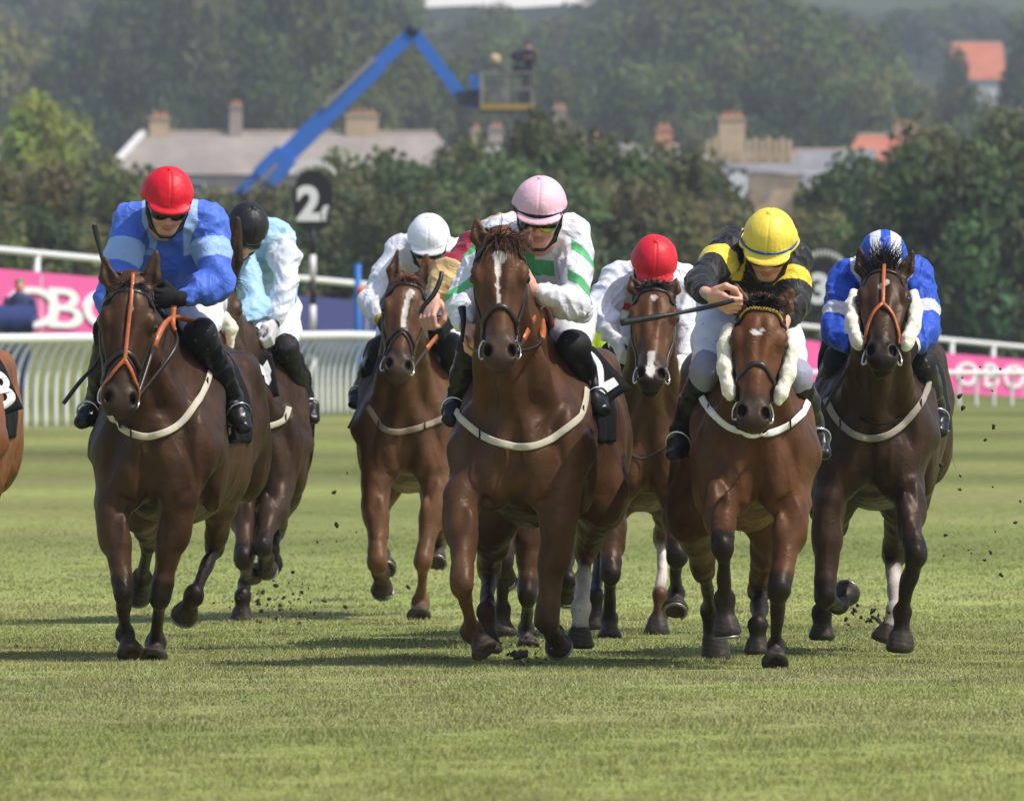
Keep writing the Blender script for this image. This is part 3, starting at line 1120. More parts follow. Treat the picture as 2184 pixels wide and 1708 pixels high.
    for sx in (-1, 1):
        todo.append(strap_on([(.09 * sx, .09, -.045), (.108 * sx, .17, -.055), (.095 * sx, .28, -.060), (.07 * sx, .40, -.050), (.062 * sx, .455, -.040)], .017 * k, bl))
        todo.append(strap_on([(.085 * sx, .07, -.05), (.07 * sx, .0, -.05), (.03 * sx, -.01, -.02)], .02 * k, bl))
        todo.append(strap_on([(.095 * sx, .10, -.07), (.10 * sx, .20, -.13), (.06 * sx, .27, -.18)], .013 * k, bl))
    nbw = h.get('noseband', .33)
    if nbw:
        todo.append(strap_on([(-.078, nbw + .10, -.075), (-.074, nbw + .055, -.03), (-.050, nbw + .012, .028), (0, nbw - .012, .05), (.050, nbw + .012, .028), (.074, nbw + .055, -.03), (.078, nbw + .10, -.075)], .020 * k, bl, thick=.006))
    if h.get('flash'):
        todo.append(strap_on([(0, nbw, .05), (.035, nbw + .05, .03), (.058, nbw + .11, -.01), (.06, nbw + .15, -.05)], .012 * k, bl, thick=.005))
        todo.append(strap_on([(0, nbw, .05), (-.035, nbw + .05, .03), (-.058, nbw + .11, -.01), (-.06, nbw + .15, -.05)], .012 * k, bl, thick=.005))
    if h.get('cross'):
        cn = h['cross']
        for a in ((-1, 1)):
            todo.append(strap_on([(.085 * a, .16, .03), (.05 * a, .25, .045), (0, .345, .05), (-.045 * a, .41, .03), (-.062 * a, .46, -.02)], .014 * k, bl, thick=.005))
    for v, fc, c in todo:
        br.add(v, fc, c)
    bo = br.build('bridle', M['leather'], hb, smooth=True)
    if h.get('browcol'):
        bb = MB()
        for i in range(-9, 10):
            x = i * .0098
            w0 = .057 + 2.2 * x * x
            v, fc, c = strap_on([(x - .0048, w0 + .009, .05 - abs(x) * .45), (x, w0 - .006, .05 - abs(x) * .45), (x + .0048, w0 + .009, .05 - abs(x) * .45)], .005, h['browcol'], thick=.005, off=.008, nn=2)
            bb.add(v, fc, c)
        bb.build('browband_pattern', M['leather'], bo, smooth=True)
    if h.get('cheeker'):
        ck = MB()
        sp = .36 if not h.get('cheeker_split') else h['cheeker_split']
        for pl_ in ([(0, -.02, .02), (0, .05, .05), (0, .2, .06), (0, sp, .05)],
                    [(0, sp - .02, .05), (.03, sp + .03, .04), (.055, sp + .09, .0), (.062, sp + .14, -.03)],
                    [(0, sp - .02, .05), (-.03, sp + .03, .04), (-.055, sp + .09, .0), (-.062, sp + .14, -.03)]):
            v, fc, c = strap_on(pl_, .016 * k, ORANGE, thick=.005, off=.010)
            ck.add(v, fc, c)
        ck.build('nose_strap', M['leather'], bo, smooth=True)
    for sx in (-1, 1):
        v, fc = ring(q(.066 * sx, .475, -.035), l * sx + n * .45, .036 * k, .0052)
        mesh_obj('bit_ring', v, fc, M['steel'], bo)
    for rn in h.get('reins', []):
        sx = rn['s']
        pts = [q(.068 * sx, .475, -.06)] + [P(*a) for a in rn['p']]
        pts, N = free_strap(pts, 0, 0, side=rn.get('side', (0, 1, .3)))
        cut_ = int(len(pts) * rn.get('grip', .4))
        mb = MB()
        v, fc = ribbon(pts[:cut_ + 1], N[:cut_ + 1], .017, .003); mb.add(v, fc, bl)
        v, fc = ribbon(pts[cut_:], N[cut_:], .024, .0045); mb.add(v, fc, rn.get('col', ORANGE))
        mb.build('rein', M['leather'], bo, smooth=True)
    if h.get('fleece'):
        for sx in (-1, 1):
            ff = Field()
            ff.chain([q(.124 * sx, .115, -.045), q(.132 * sx, .19, -.045), q(.128 * sx, .28, -.050), q(.104 * sx, .375, -.045), q(.096 * sx, .405, -.042)],
                     [(.024, .034), (.029, .044), (.029, .044), (.026, .038), (.020, .028)], k=.02, up=n)
            ff.build(h=.006)
            v, fc, _ = ff.mesh(1)
            nn = vnormals(v, fc)
            v = v + nn * (sines(v, .0016, 150, 3, 9) + sines(v, .0012, 70, 4, 7))[:, None]
            mesh_obj('sheepskin', v, fc, M['fleece'], bo, cols=np.tile(srgb(232, 224, 208), (len(v), 1)))
    if h.get('nosefleece'):
        ff = Field()
        ff.chain([q(-.075, .40, -.03), q(-.05, .345, .045), q(0, .33, .075), q(.05, .345, .045), q(.075, .40, -.03)], [.03, .04, .042, .04, .03], k=.02)
        ff.build(h=.007)
        v, fc, _ = ff.mesh(1)
        v = v + vnormals(v, fc) * (sines(v, .0016, 150, 3, 9) + sines(v, .0012, 70, 4, 7))[:, None]
        mesh_obj('sheepskin', v, fc, M['fleece'], bo, cols=np.tile(srgb(232, 224, 208), (len(v), 1)))
    # breast girth: laid on the chest as it hangs in the photograph
    for gi in h.get('girth', []):
        S = []
        for a in spline([np.array((x, y, 0.0)) for x, y in gi['p']], 9):
            o_ = W(a[0], a[1], Y - .5)
            hit = f.ray(o_, W(a[0], a[1], Y + 1.0) - o_, 0, 1.6, off=.006)
            if hit is not None: S.append(hit)
        if len(S) < 4: continue
        S = np.array(S)
        for _ in range(3): S[1:-1] = .25 * S[:-2] + .5 * S[1:-1] + .25 * S[2:]
        d_ = f.sample(S); N = f.grad(S)
        S = S + N * np.clip(.008 - d_, 0, .05)[:, None]
        S[1:-1] = .25 * S[:-2] + .5 * S[1:-1] + .25 * S[2:]
        S = S + N * .003
        wv = gi.get('w', .029)
        v, fc = ribbon(S, N, wv, .0035)
        mb = MB(); mb.add(v, fc, gi.get('c', CREAM))
        for t in (gi.get('keep', (.22, .8)) if wv > .02 else ()):
            i = int(t * (len(S) - 2))
            mb.tube([S[i] - np.array((0, .009, wv * .62)), S[i] - np.array((0, .012, 0)), S[i] - np.array((0, .009, -wv * .62))], .0035, n=5, col=BLACK)
        mb.build('breast_girth', M['cloth'], hb, smooth=True)
    # saddle cloth: a sheet lying over the barrel, shaped by its own field
    if h.get('cloth', True):
        sf = Field()
        for i in range(2, 6):
            sf.seg(pts0(secs[i], X, Y, zo), pts0(secs[i + 1], X, Y, zo), (secs[i][1] * hw + .014, secs[i][2] * bh + .014), (secs[i + 1][1] * hw + .014, secs[i + 1][2] * bh + .014), k=.05)
        for sx in (-1, 1):
            sf.seg(B(.19 * sx, .10, 1.10), B(.12 * sx, .50, 1.52), (.097, .132), (.062, .112), k=.06, up=(1, 0, 0))
            sf.ell(B(.235 * sx, .33, 1.02), (.086, .161, .211), k=.04)
        sf.ell(B(0, .55, 1.55), (.065, .235, .085), k=.08)
        c0 = (.42, .86)
        sf.cut((0, Y + c0[0], zo + 1.3), (0, -1, -.25))
        sf.cut((0, Y + c0[1], zo + 1.3), (0, 1, 0))
        sf.cut((0, 0, zo + 1.13), (0, 0, -1))
        sf.build(h=.012)
        v, fc, _ = sf.mesh(1)
        v = v + vnormals(v, fc) * (sines(v, .004, 22, 9) + sines(v, .002, 60, 8))[:, None]
        cl = mesh_obj('saddle_cloth', v, fc, M['cloth'], hb, cols=np.tile(h.get('cloth_c', srgb(20, 20, 23)), (len(v), 1)))
        for num in h.get('numbers', []):
            t = num_on_side(num, sf, B, Y, zo)
            if t: mesh_obj('number_cloth', t[0], t[1], M['white_cloth'], cl, cols=np.tile((.8, .8, .8), (len(t[0]), 1)), smooth=False)
        # saddle
        sd = Field()
        sd.chain([B(0, .50, 1.66), B(0, .66, 1.635), B(0, .86, 1.65)], [(.10, .03), (.12, .028), (.14, .035)], k=.03)
        sd.build(h=.012)
        v, fc, _ = sd.mesh(1)
        mesh_obj('saddle', v, fc, M['boot'], hb, cols=np.tile((.01, .01, .011), (len(v), 1)))
    return dict(obj=hb, f=f, q=q, HF=HF, B=B, P=P, Y=Y, zo=zo, hw=hw)


def flap(parent, corners, mat, col, digits=None, poly=None):
    """thin hanging number cloth; corners (x, y, depth) clockwise from the top left, digits drawn in its own plane"""
    c = [W(*k) for k in corners]
    n_ = unit(np.cross(c[1] - c[0], c[3] - c[0]))
    if n_[1] > 0: n_ = -n_
    g = 9
    at = lambda u, v: c[0] * (1 - u) * (1 - v) + c[1] * u * (1 - v) + c[2] * u * v + c[3] * (1 - u) * v + n_ * (.012 * math.sin(u * 7) * v)
    V, F = [], []
    for k_ in (0, 1):
        for i in range(g + 1):
            for j in range(g + 1):
                V.append(at(i / g, j / g) - n_ * .006 * k_)
    m = (g + 1) ** 2
    for i in range(g):
        for j in range(g):
            a = i * (g + 1) + j
            F.append((a, a + 1, a + g + 2, a + g + 1)); F.append((m + a, m + a + g + 1, m + a + g + 2, m + a + 1))
    rim = [i * (g + 1) for i in range(g + 1)] + [g * (g + 1) + j for j in range(1, g + 1)] + [i * (g + 1) + g for i in range(g - 1, -1, -1)] + [j for j in range(g - 1, 0, -1)]
    for a, b in zip(rim, rim[1:] + rim[:1]): F.append((a, b, b + m, a + m))
    o = mesh_obj('number_cloth', V, F, mat, parent, cols=np.tile(np.array(col), (len(V), 1)))
    if digits:
        T, Ft = text_mesh(digits[0], 1.0, 0, .03)
        lo, hi = T.min(0), T.max(0)
        u = digits[1] + (T[:, 0] - lo[0]) / (hi[0] - lo[0]) * digits[2]
        v = digits[3] + (hi[1] - T[:, 1]) / (hi[1] - lo[1]) * digits[4]
        mesh_obj('numeral', [at(a, b) + n_ * .006 for a, b in zip(u, v)], Ft, M['white_cloth'], o, cols=np.tile((.74, .74, .74), (len(T), 1)), smooth=False)
    if poly:
        P_ = [at(a, b) + n_ * .006 for a, b in poly]
        mesh_obj('emblem', P_ , [tuple(range(len(P_)))], M['white_cloth'], o, cols=np.tile((.74, .74, .74), (len(P_), 1)), smooth=False)
    return o


def pts0(sec, X, Y, zo):
    return (X(sec[0]), Y + sec[0], sec[3] + zo)


def text_mesh(body, size=1.0, ext=.0, bold=0):
    cu = bpy.data.curves.new('t', 'FONT')
    cu.body = body; cu.size = size; cu.extrude = ext; cu.offset = bold
    cu.align_x = 'CENTER'; cu.align_y = 'CENTER'
    o = bpy.data.objects.new('t', cu)
    COL.objects.link(o)
    dg = C.evaluated_depsgraph_get()
    me = bpy.data.meshes.new_from_object(o.evaluated_get(dg))
    V = np.array([v.co[:] for v in me.vertices]); F = [tuple(p.vertices) for p in me.polygons]
    bpy.data.objects.remove(o); bpy.data.curves.remove(cu); bpy.data.meshes.remove(me)
    return V, F


def num_on_side(num, sf, B, Y, zo):
    """white numeral lying on the side of the saddle cloth"""
    txt, sx, d, z, size = num
    V, F = text_mesh(txt, size, 0, .012)
    bm = bmesh.new()
    vs = [bm.verts.new(tuple(v)) for v in V]
    for fc in F: bm.faces.new([vs[i] for i in fc])
    bmesh.ops.triangulate(bm, faces=bm.faces)
    bmesh.ops.subdivide_edges(bm, edges=bm.edges, cuts=2)
    bm.verts.index_update()
    out = []
    for v in bm.verts:
        dd = d + (v.co.x if sx > 0 else -v.co.x)
        o = B(1.0 * sx, dd, z + v.co.y)
        hit = sf.ray(o, np.array((-sx, 0, 0)), 0, 1.2, off=.004)
        out.append(hit if hit is not None else B(.3 * sx, dd, z + v.co.y))
    Fo = [tuple(v.index for v in fc.verts) for fc in bm.faces]
    bm.free()
    return out, Fo
# ------------------------------------------------------------------ jockeys
SKIN = srgb(214, 160, 138)


def add_head(f, H, c_skin=0):
    C_, fw, u, r, k = H
    ax = np.stack([r, fw, u])
    p = lambda x, y, z: C_ + (r * x + fw * y + u * z) * k
    f.ell(p(0, -.01, .02), np.array((.075, .094, .095)) * k, ax, k=.02, c=c_skin)
    f.ell(p(0, .022, -.055), np.array((.060, .066, .070)) * k, ax, k=.03, c=c_skin)
    f.ell(p(0, .052, -.112), np.array((.032, .030, .026)) * k, ax, k=.03, c=c_skin)       # chin
    for s_ in (-1, 1):
        f.ell(p(.036 * s_, .062, -.052), np.array((.026, .026, .026)) * k, ax, k=.022, c=c_skin)     # cheekbone
        f.seg(p(.052 * s_, .0, -.085), p(.018 * s_, .05, -.118), .020 * k, .018 * k, k=.02, c=c_skin)  # jaw line
        f.ell(p(.032 * s_, .082, -.014), np.array((.020, .016, .012)) * k, ax, k=.01, c=c_skin, sub=True)
        f.ell(p(.032 * s_, .073, -.014), np.array((.014, .013, .011)) * k, ax, k=.004, c=4)           # eye
        f.seg(p(.012 * s_, .088, .006), p(.05 * s_, .074, .006), .010 * k, .008 * k, k=.014, c=c_skin)  # brow
        f.ell(p(.078 * s_, -.008, -.03), np.array((.010, .020, .032)) * k, ax, k=.008, c=c_skin)      # ear
        f.ell(p(.011 * s_, .092, -.056), np.array((.010, .011, .008)) * k, ax, k=.008, c=c_skin)
    f.seg(p(0, .084, -.004), p(0, .106, -.052), .008 * k, .012 * k, k=.012, c=c_skin)        # nose
    f.ell(p(0, .085, -.083), np.array((.024, .012, .0065)) * k, ax, k=.006, c=2)             # lips
    f.ell(p(0, .082, -.092), np.array((.020, .012, .0065)) * k, ax, k=.006, c=2)
    f.ell(p(0, .096, -.0875), np.array((.022, .010, .0018)) * k, ax, k=.003, c=2, sub=True)
    f.seg(p(0, -.03, -.06), p(0, -.055, -.16), .052 * k, .058 * k, k=.03, c=c_skin)          # neck
    return p


def add_hand(f, wr, a, b, infl=0, c=1, curl=1.0, k=1.0):
    """fist: a = direction wrist to knuckles, b = direction across the knuckles towards the thumb"""
    a = unit(a); b = unit(b - a * np.dot(a, b)); n = np.cross(b, a)       # n = back of the hand
    if np.dot(n, (0, -1, .35)) < 0: n = -n
    q = lambda x, y, z: wr + (a * x + b * y + n * z) * k
    ax = np.stack([a, b, n])
    f.ell(q(.046, 0, .0), np.array((.046, .041, .019)) * k + infl, ax, k=.014, c=c)
    f.seg(q(-.03, 0, 0), q(.02, 0, 0), (.026 * k + infl, .02 * k + infl), (.032 * k + infl, .018 * k + infl), k=.012, c=c, up=n)
    ln = (.75, .95, 1.0, .92)
    for i in range(4):
        y = -.031 + .0205 * i
        L = ln[i]
        R = (.0082, .0096, .0100, .0096)[i] * k + infl * .6
        k0 = q(.080 + .006 * L, y, .006)
        k1 = q(.080 + .038 * L, y * .95, -.012 - .008 * curl)
        k2 = q(.080 + .024 * L, y * .9, -.042)
        k3 = q(.062, y * .85, -.046)
        f.chain([q(.055, y * .9, .006), k0, k1], [R, R * 1.12, R * .98], k=.0035, c=c)
        f.seg(k1, k2, R * .98, R * .9, k=.003, c=c)
        f.seg(k2, k3, R * .9, R * .8, k=.003, c=c)
    t0 = q(.012, .030, -.008); t1 = q(.045, .056, -.022); t2 = q(.078, .048, -.036); t3 = q(.094, .030, -.042)
    R = .0115 * k + infl
    f.chain([t0, t1, t2, t3], [R * 1.25, R * 1.1, R, R * .8], k=.007, c=c)
    return q


def add_open(f):
    return f


def make_jockey(j):
    Y = j['Y']
    s = FD / Y

    def G(key, i=None, d=0.0):
        v = j[key] if i is None else j[key][i]
        return W(v[0], v[1], Y + (v[2] if len(v) > 2 else d))
    kd_ = j.get('legd', 0.0)
    sh = [G('sh', i, .24) for i in (0, 1)]
    el = [G('el', i, .16) for i in (0, 1)]
    ha = [G('ha', i, .02) for i in (0, 1)]
    hip = G('hip', None, .82)
    kn = [G('kn', i, .20) + np.array((0, kd_, 0)) for i in (0, 1)]
    an = [G('an', i, .42) + np.array((0, kd_, 0)) for i in (0, 1)]
    to = [G('toe', i, .28) + np.array((0, kd_, 0)) for i in (0, 1)]
    hp = j['hd']
    hc = W(hp[0], hp[1], Y + (hp[2] if len(hp) > 2 else .02))
    pit, yaw, rol = [math.radians(a) for a in j.get('rot', (32, 0, 0))]
    fw0 = np.array((math.sin(yaw), -math.cos(yaw), 0))
    fw = fw0 * math.cos(pit) - np.array((0, 0, 1)) * math.sin(pit)
    u = fw0 * math.sin(pit) + np.array((0, 0, 1)) * math.cos(pit)
    r = np.cross(fw, u)
    if r[0] < 0: r = -r
    u, r = u * math.cos(rol) + r * math.sin(rol), r * math.cos(rol) - u * math.sin(rol)
    k = j.get('hk', .97)
    C_ = hc - u * .045 * k - fw * .005
    H = (C_, fw, u, r, k)
    q = lambda x, y, z: C_ + (r * x + fw * y + u * z) * k
    neck = (sh[0] + sh[1]) / 2 + np.array((0, .02, .0))
    hands = j.get('hands', (None, None))
    ground = ground_z(hc[0], Y + .5)
    origin = (hc[0], Y + .5, ground)

    # -- the body itself, one continuous figure
    b = Field()
    p_ = add_head(b, H)
    b.seg(q(0, -.05, -.13), neck, .055, .065, k=.04, c=0)
    chest = neck * .72 + hip * .28 + np.array((0, 0, -.02))
    waist = neck * .35 + hip * .65
    b.chain([neck, chest, waist, hip], [(.13, .08), (.15, .105), (.125, .095), (.15, .11)], k=.05, c=3)
    for i in (0, 1):
        b.seg(neck, sh[i], .06, .05, k=.04, c=3)
        b.chain([sh[i], el[i]], [.044, .036], k=.03, c=3)
        wr = ha[i] + unit(el[i] - ha[i]) * .03
        b.seg(el[i], wr, .036, .024, k=.02, c=3)
        b.chain([hip + np.array(((-.08, .08)[i], 0, 0)), kn[i], an[i]], [.07, .045, .034], k=.03, c=3)
        b.seg(an[i], an[i] * .45 + to[i] * .55 + np.array((0, 0, -.02)), .028, .022, k=.02, c=3)
        hd_ = j.get('hand', [{}, {}])[i]
        a = np.array(hd_.get('a', unit(ha[i] - el[i]) + np.array((0, -.2, -.1))))
        bb = np.array(hd_.get('b', (0, -.25, 1)))
        add_hand(b, wr + unit(a) * .02, a, bb, c=1, k=hd_.get('k', 1.0))
    b.build(h=j.get('h', .0045), lo=np.array((-99, Y - .6, 0)))
    V, F, ids = b.mesh(1)
    base = np.array([j.get('skin', SKIN), j.get('skin', SKIN), srgb(190, 122, 108), j.get('under', (.3, .3, .32)), (.015, .012, .01)])
    cols = base[ids]
    cols = .5 * cols + .5 * b.avg(cols)
    man = mesh_obj('person', V, F, M['skin'], cols=cols, origin=origin)
    tag(man, j['label'], 'person', 'jockeys in the race')

    # -- jersey
    jf = Field()
    jb = j.get('bulk', 1.0)
    lat = unit(sh[1] - sh[0])
    cl = neck + unit(q(0, -.05, -.13) - neck) * .05
    jf.chain([neck + np.array((0, -.01, 0)), chest, waist, hip * .6 + waist * .4], [(.150 * jb, .098), (.178 * jb, .125), (.158 * jb, .118), (.165, .12)], k=.06, c=0)
    jf.seg(neck, cl, .075, .062, k=.03, c=5)
    for i in (0, 1):
        c = 1 + 2 * i
        jf.seg(neck, sh[i], (.085, .085), (.070, .070), k=.05, c=0)
        jf.chain([sh[i], sh[i] * .5 + el[i] * .5, el[i]], [.070 * jb, .066 * jb, .056 * jb], k=.03, c=c)
        wr = ha[i] + unit(el[i] - ha[i]) * .045
        m_ = el[i] * .6 + wr * .4
        jf.chain([el[i], m_, wr], [.055 * jb, .054 * jb, .034], k=.03, c=c + 1)
        for t in (.15, .45, .8):      # gathered sleeve
            cc = el[i] * (1 - t) + wr * t
            jf.ell(cc + np.array((0, 0, -.012)), .046 * (1 - .3 * t), k=.03, c=c + 1)
    jf.cut(hip * .66 + waist * .34, unit(hip - waist))
    jf.build(h=j.get('hj', .0050))
    V, F, ids = jf.mesh(2)
    N = vnormals(V, F)
    fold = folds(V, .0046, 60, j['seed'], 6) + folds(V, .0026, 115, j['seed'] + 2, 5) + sines(V, .0050, 15, j['seed'] + 1) + sines(V, .003, 32, j['seed'] + 3)
    Vd = V + N * fold[:, None]
    t = np.zeros(len(V)); ang = np.zeros(len(V))
    for i in (0, 1):
        for c, (a, e) in ((1 + 2 * i, (sh[i], el[i])), (2 + 2 * i, (el[i], ha[i]))):
            m = ids == c
            d = e - a
            t[m] = ((V[m] - a) @ d) / np.dot(d, d)
            ang[m] = (V[m] - a)[:, 0]
    tx = (V - neck) @ lat
    tz = (V - neck)[:, 2]
    ty = (V - neck)[:, 1]
    cols = j['jersey'](ids, t, tx, tz, ty, V)
    mesh_obj('jersey', Vd, F, M['silk'], man, cols=cols)

    # -- breeches
    bf = Field()
    hl = [hip + np.array((x, 0, 0)) for x in (-.085, .085)]
    bf.chain([hip * .8 + waist * .2, hip, hip + np.array((0, .08, -.05))], [(.145, .11), (.165, .135), (.13, .10)], k=.06, c=0)
    kb = j.get('knee_end', .25)
    for i in (0, 1):
        e = kn[i] * (1 - kb) + an[i] * kb
        bf.chain([hl[i], hl[i] * .45 + kn[i] * .55, kn[i], e], [.105, .086, .060, .052], k=.04, c=1 + i)
    bf.build(h=.0075)
    V, F, ids = bf.mesh(2)
    N = vnormals(V, F)
    cw = j.get('breeches', srgb(232, 232, 240))
    cols = np.tile(np.array(cw), (len(V), 1))
    if 'breech_fn' in j: cols = j['breech_fn'](ids, V, kn, hip, cols)
    V = V + N * (folds(V, .0026, 55, j['seed'] + 5, 6) + sines(V, .003, 30, j['seed'] + 6))[:, None]
    mesh_obj('breeches', V, F, M['white_cloth'], man, cols=cols)

    # -- boots
    for i in (0, 1):
        of = Field()
        top = kn[i] * .78 + an[i] * .22
        hl_ = an[i] + unit(an[i] - to[i]) * .05 + np.array((0, 0, -.035))
        of.chain([top, top * .55 + an[i] * .45, an[i]], [(.064, .066), (.060, .064), (.046, .050)], k=.02, c=0)
        of.chain([an[i], hl_], [.042, .036], k=.03, c=0)
        of.chain([hl_, an[i] * .45 + to[i] * .55 + np.array((0, 0, -.02)), to[i] + np.array((0, 0, -.03))], [(.038, .038), (.046, .040), (.038, .028)], k=.025, c=1)
        of.build(h=.0065)
        V, F, ids = of.mesh(1)
        N = vnormals(V, F)
        V = V + N * (folds(V, .0020, 70, j['seed'] + 7 + i, 4) + sines(V, .0012, 120, 3))[:, None]
        bcol = np.tile(np.array((.009, .009, .010)), (len(V), 1))
        bo = mesh_obj('boot', V, F, M['boot'], man, cols=bcol)
        # stirrup iron under the foot
        c = an[i] * .4 + to[i] * .6 + np.array((0, 0, -.02))
        d = unit(to[i] - an[i])
        v, fc = ring(c + np.array((0, 0, .012)), d, .050, .005)
        mb = MB(); mb.add(v, fc)
        mb.beam(c + np.array((-.05, 0, -.040)), c + np.array((.05, 0, -.040)), .035, .012)
        mb.build('stirrup', M['steel'] if not j.get('blackiron') else M['gloss_black'], man, smooth=True)

    # -- gloves
    for i in (0, 1):
        hd_ = j.get('hand', [{}, {}])[i]
        gcol = hd_.get('glove')
        if gcol is None: continue
        gf = Field()
        a = np.array(hd_.get('a', unit(ha[i] - el[i]) + np.array((0, -.2, -.1))))
        bb = np.array(hd_.get('b', (0, -.25, 1)))
        wr = ha[i] + unit(el[i] - ha[i]) * .03
        add_hand(gf, wr + unit(a) * .02, a, bb, infl=.0032, c=0, k=hd_.get('k', 1.0))
        gf.seg(wr + unit(el[i] - ha[i]) * .012, wr + unit(a) * .012, .030, .031, k=.01, c=1)
        gf.build(h=.0042)
        V, F, ids = gf.mesh(1)
        cols = np.array([gcol, hd_.get('cuff', gcol)])[ids]
        mesh_obj('glove', V, F, M['cloth'], man, cols=cols)

    # -- helmet with its silk cap
    ax = np.stack([r, fw, u])
    hf = Field()
    if j.get('shell', True):
        hf.ell(q(0, -.008, .020), np.array((.097, .116, .098)) * k, ax, k=.01, c=0)
        hf.cut(q(0, 0, -.005), -u + fw * .18)
        hf.ell(q(0, .070, .008), np.array((.074, .046, .022)) * k, ax, k=.012, c=0)
        for s_ in (-1, 1):      # harness
            hf.seg(q(.088 * s_, .015, .0), q(.080 * s_, .015, -.055), .009, .009, k=.008, c=0)
            hf.seg(q(.083 * s_, -.05, .0), q(.080 * s_, .015, -.055), .008, .008, k=.008, c=0)
            hf.chain([q(.080 * s_, .015, -.055), q(.064 * s_, .04, -.108), q(.020 * s_, .066, -.141)], [.010, .009, .009], k=.008, c=0)
        hf.ell(q(0, .064, -.138), np.array((.026, .014, .010)) * k, ax, k=.008, c=0)
    hf.build(h=.0052)
    V, F, ids = hf.mesh(1)
    hat = mesh_obj('helmet', V, F, M['gloss_black'] if j.get('shell', True) else M['cap'], man)
    cf = Field()
    cr = np.array(j.get('cap_r', (.109, .126, .122)))
    cf.ell(q(0, -.006, .022), cr * k, ax, k=.01, c=0)
    cz = j.get('cap_z', .012)
    cf.cut(q(0, 0, cz), -u + fw * j.get('cap_slope', .12))
    if j.get('peak', 1):
        pk = j.get('peak_r', (.090, .050, .012))
        pn = unit(u + fw * .35)
        axp = np.stack([r, unit(np.cross(pn, r)), pn])
        cf.ell(q(0, .098, cz + j.get('peak_z', .012)), np.array(pk) * k, axp, k=.018, c=1)
    if j.get('rim', 0):
        for a in np.linspace(0, 2 * math.pi, 40, endpoint=False):
            e0 = q(cr[0] * math.sin(a) * 1.0, -.006 + cr[1] * math.cos(a) * 1.0, cz + .008 + .010 * math.cos(a) * 0)
            a2 = a + 2 * math.pi / 40
            e1 = q(cr[0] * math.sin(a2), -.006 + cr[1] * math.cos(a2), cz + .008)
            cf.seg(e0, e1, j['rim'], j['rim'], k=.008, c=2)
    cf.ell(q(0, -.006, .022 + cr[2] + .001), np.array((.013, .013, .006)) * k, ax, k=.004, c=3)
    cf.build(h=.0045)
    V, F, ids = cf.mesh(1)
    N = vnormals(V, F)
    d = (V - q(0, -.006, .022)) / k
    lx, ly, lz = d @ r, d @ fw, d @ u
    an_ = np.arctan2(lx, ly)
    rad = np.sqrt(lx ** 2 + ly ** 2)
    ng = j.get('gores', 6)
    ph = (an_ / (2 * math.pi) * ng + j.get('gore0', 0)) % 1.0
    seam = np.minimum(ph, 1 - ph) * 2 * math.pi / ng * rad
    Vd = V - N * (.0026 * np.exp(-(seam / .0035) ** 2) * (rad > .012) * (ids == 0))[:, None]
    puck = sines(V, .0022, 60, j['seed'] + 30) * np.clip(1.3 - lz / .09, 0, 1.6) + np.sin(an_ * ng * 7 + 2 * np.sin(an_ * 5)) * .0006 * np.exp(-((lz - .0) / .045) ** 2) + sines(V, .002, 22, j['seed'] + 31)
    Vd = Vd + N * (puck * (ids != 1))[:, None]
    cols = j['cap'](ids, an_, lz, ph, V)
    mesh_obj('silk_cap', Vd, F, M['cap'], hat, cols=cols)
    if 'band' in j:
        bc, bz, bw = j['band']
        pts_, nr = [], []
        for a in np.linspace(0, 2 * math.pi, 49):
            zz = bz + .01 * math.cos(a)
            rr = math.sqrt(max(1 - ((zz - .022) / cr[2]) ** 2, .05)) + .035
            pts_.append(q(cr[0] * rr * math.sin(a), -.006 + cr[1] * rr * math.cos(a), zz)); nr.append(unit(r * math.sin(a) + fw * math.cos(a)))
        v, fc = ribbon(pts_, nr, bw, .003)
        mesh_obj('cap_band', v, fc, M['silk'], hat, cols=np.tile(bc, (len(v), 1)))
    # -- goggles
    gf = Field()
    gz_ = j.get('gog_z', -.021)
    for s_ in (-1, 1):
        gf.ell(q(.034 * s_, .078, gz_), np.array((.042, .032, .031)) * k, ax, k=.008, c=0)
        gf.seg(q(.066 * s_, .066, gz_), q(.088 * s_, .0, gz_ + .012), (.010, .013), (.006, .012), k=.01, c=1, up=u)
    gf.ell(q(0, .094, gz_ + .004), np.array((.022, .014, .016)) * k, ax, k=.012, c=0)
    gf.ell(q(0, .10, gz_ - .034), np.array((.014, .022, .020)) * k, ax, k=.008, c=0, sub=True)
    gf.build(h=.0042)
    V, F, ids = gf.mesh(1)
    if 'goggle_fn' in j:
        gx = ((V - C_) / k) @ r; gzz = ((V - C_) / k) @ u
        mesh_obj('goggles', V, F, M['gogcol'], man, cols=j['goggle_fn'](gx, gzz - gz_))
    else:
        mesh_obj('goggles', V, F, M['gloss_black'], man)
    return dict(obj=man, ha=ha, el=el, q=q)


M['gogcol'] = mat_vcol('mirror_lens', rough=.12, spec=.6, var=.03, bump=0)


def whip(pts, rads, cols, label, grp=None, flap=None):
    S = spline(pts, 10)
    n = len(S)
    R = np.interp(np.linspace(0, 1, n), np.linspace(0, 1, len(rads)), rads)
    mb = MB()
    mb.tube(S, list(R), n=8, col=cols[0])
    if flap:
        a, b_, w = flap
        mb.beam(W(*a), W(*b_), w, .006, col=cols[-1])
    c0 = S.mean(0)
    o = mb.build('riding_whip', M['leather'], smooth=True, origin=tuple(c0))
    return tag(o, label, 'whip', grp)
# ------------------------------------------------------------------ buildings, fences, signs
def mat_flat(name, col, rough=.8, var=.12, vs=3.0, spec=.3):
    return mat_plain(name, col, rough=rough, var=var, vscale=vs, spec=spec)


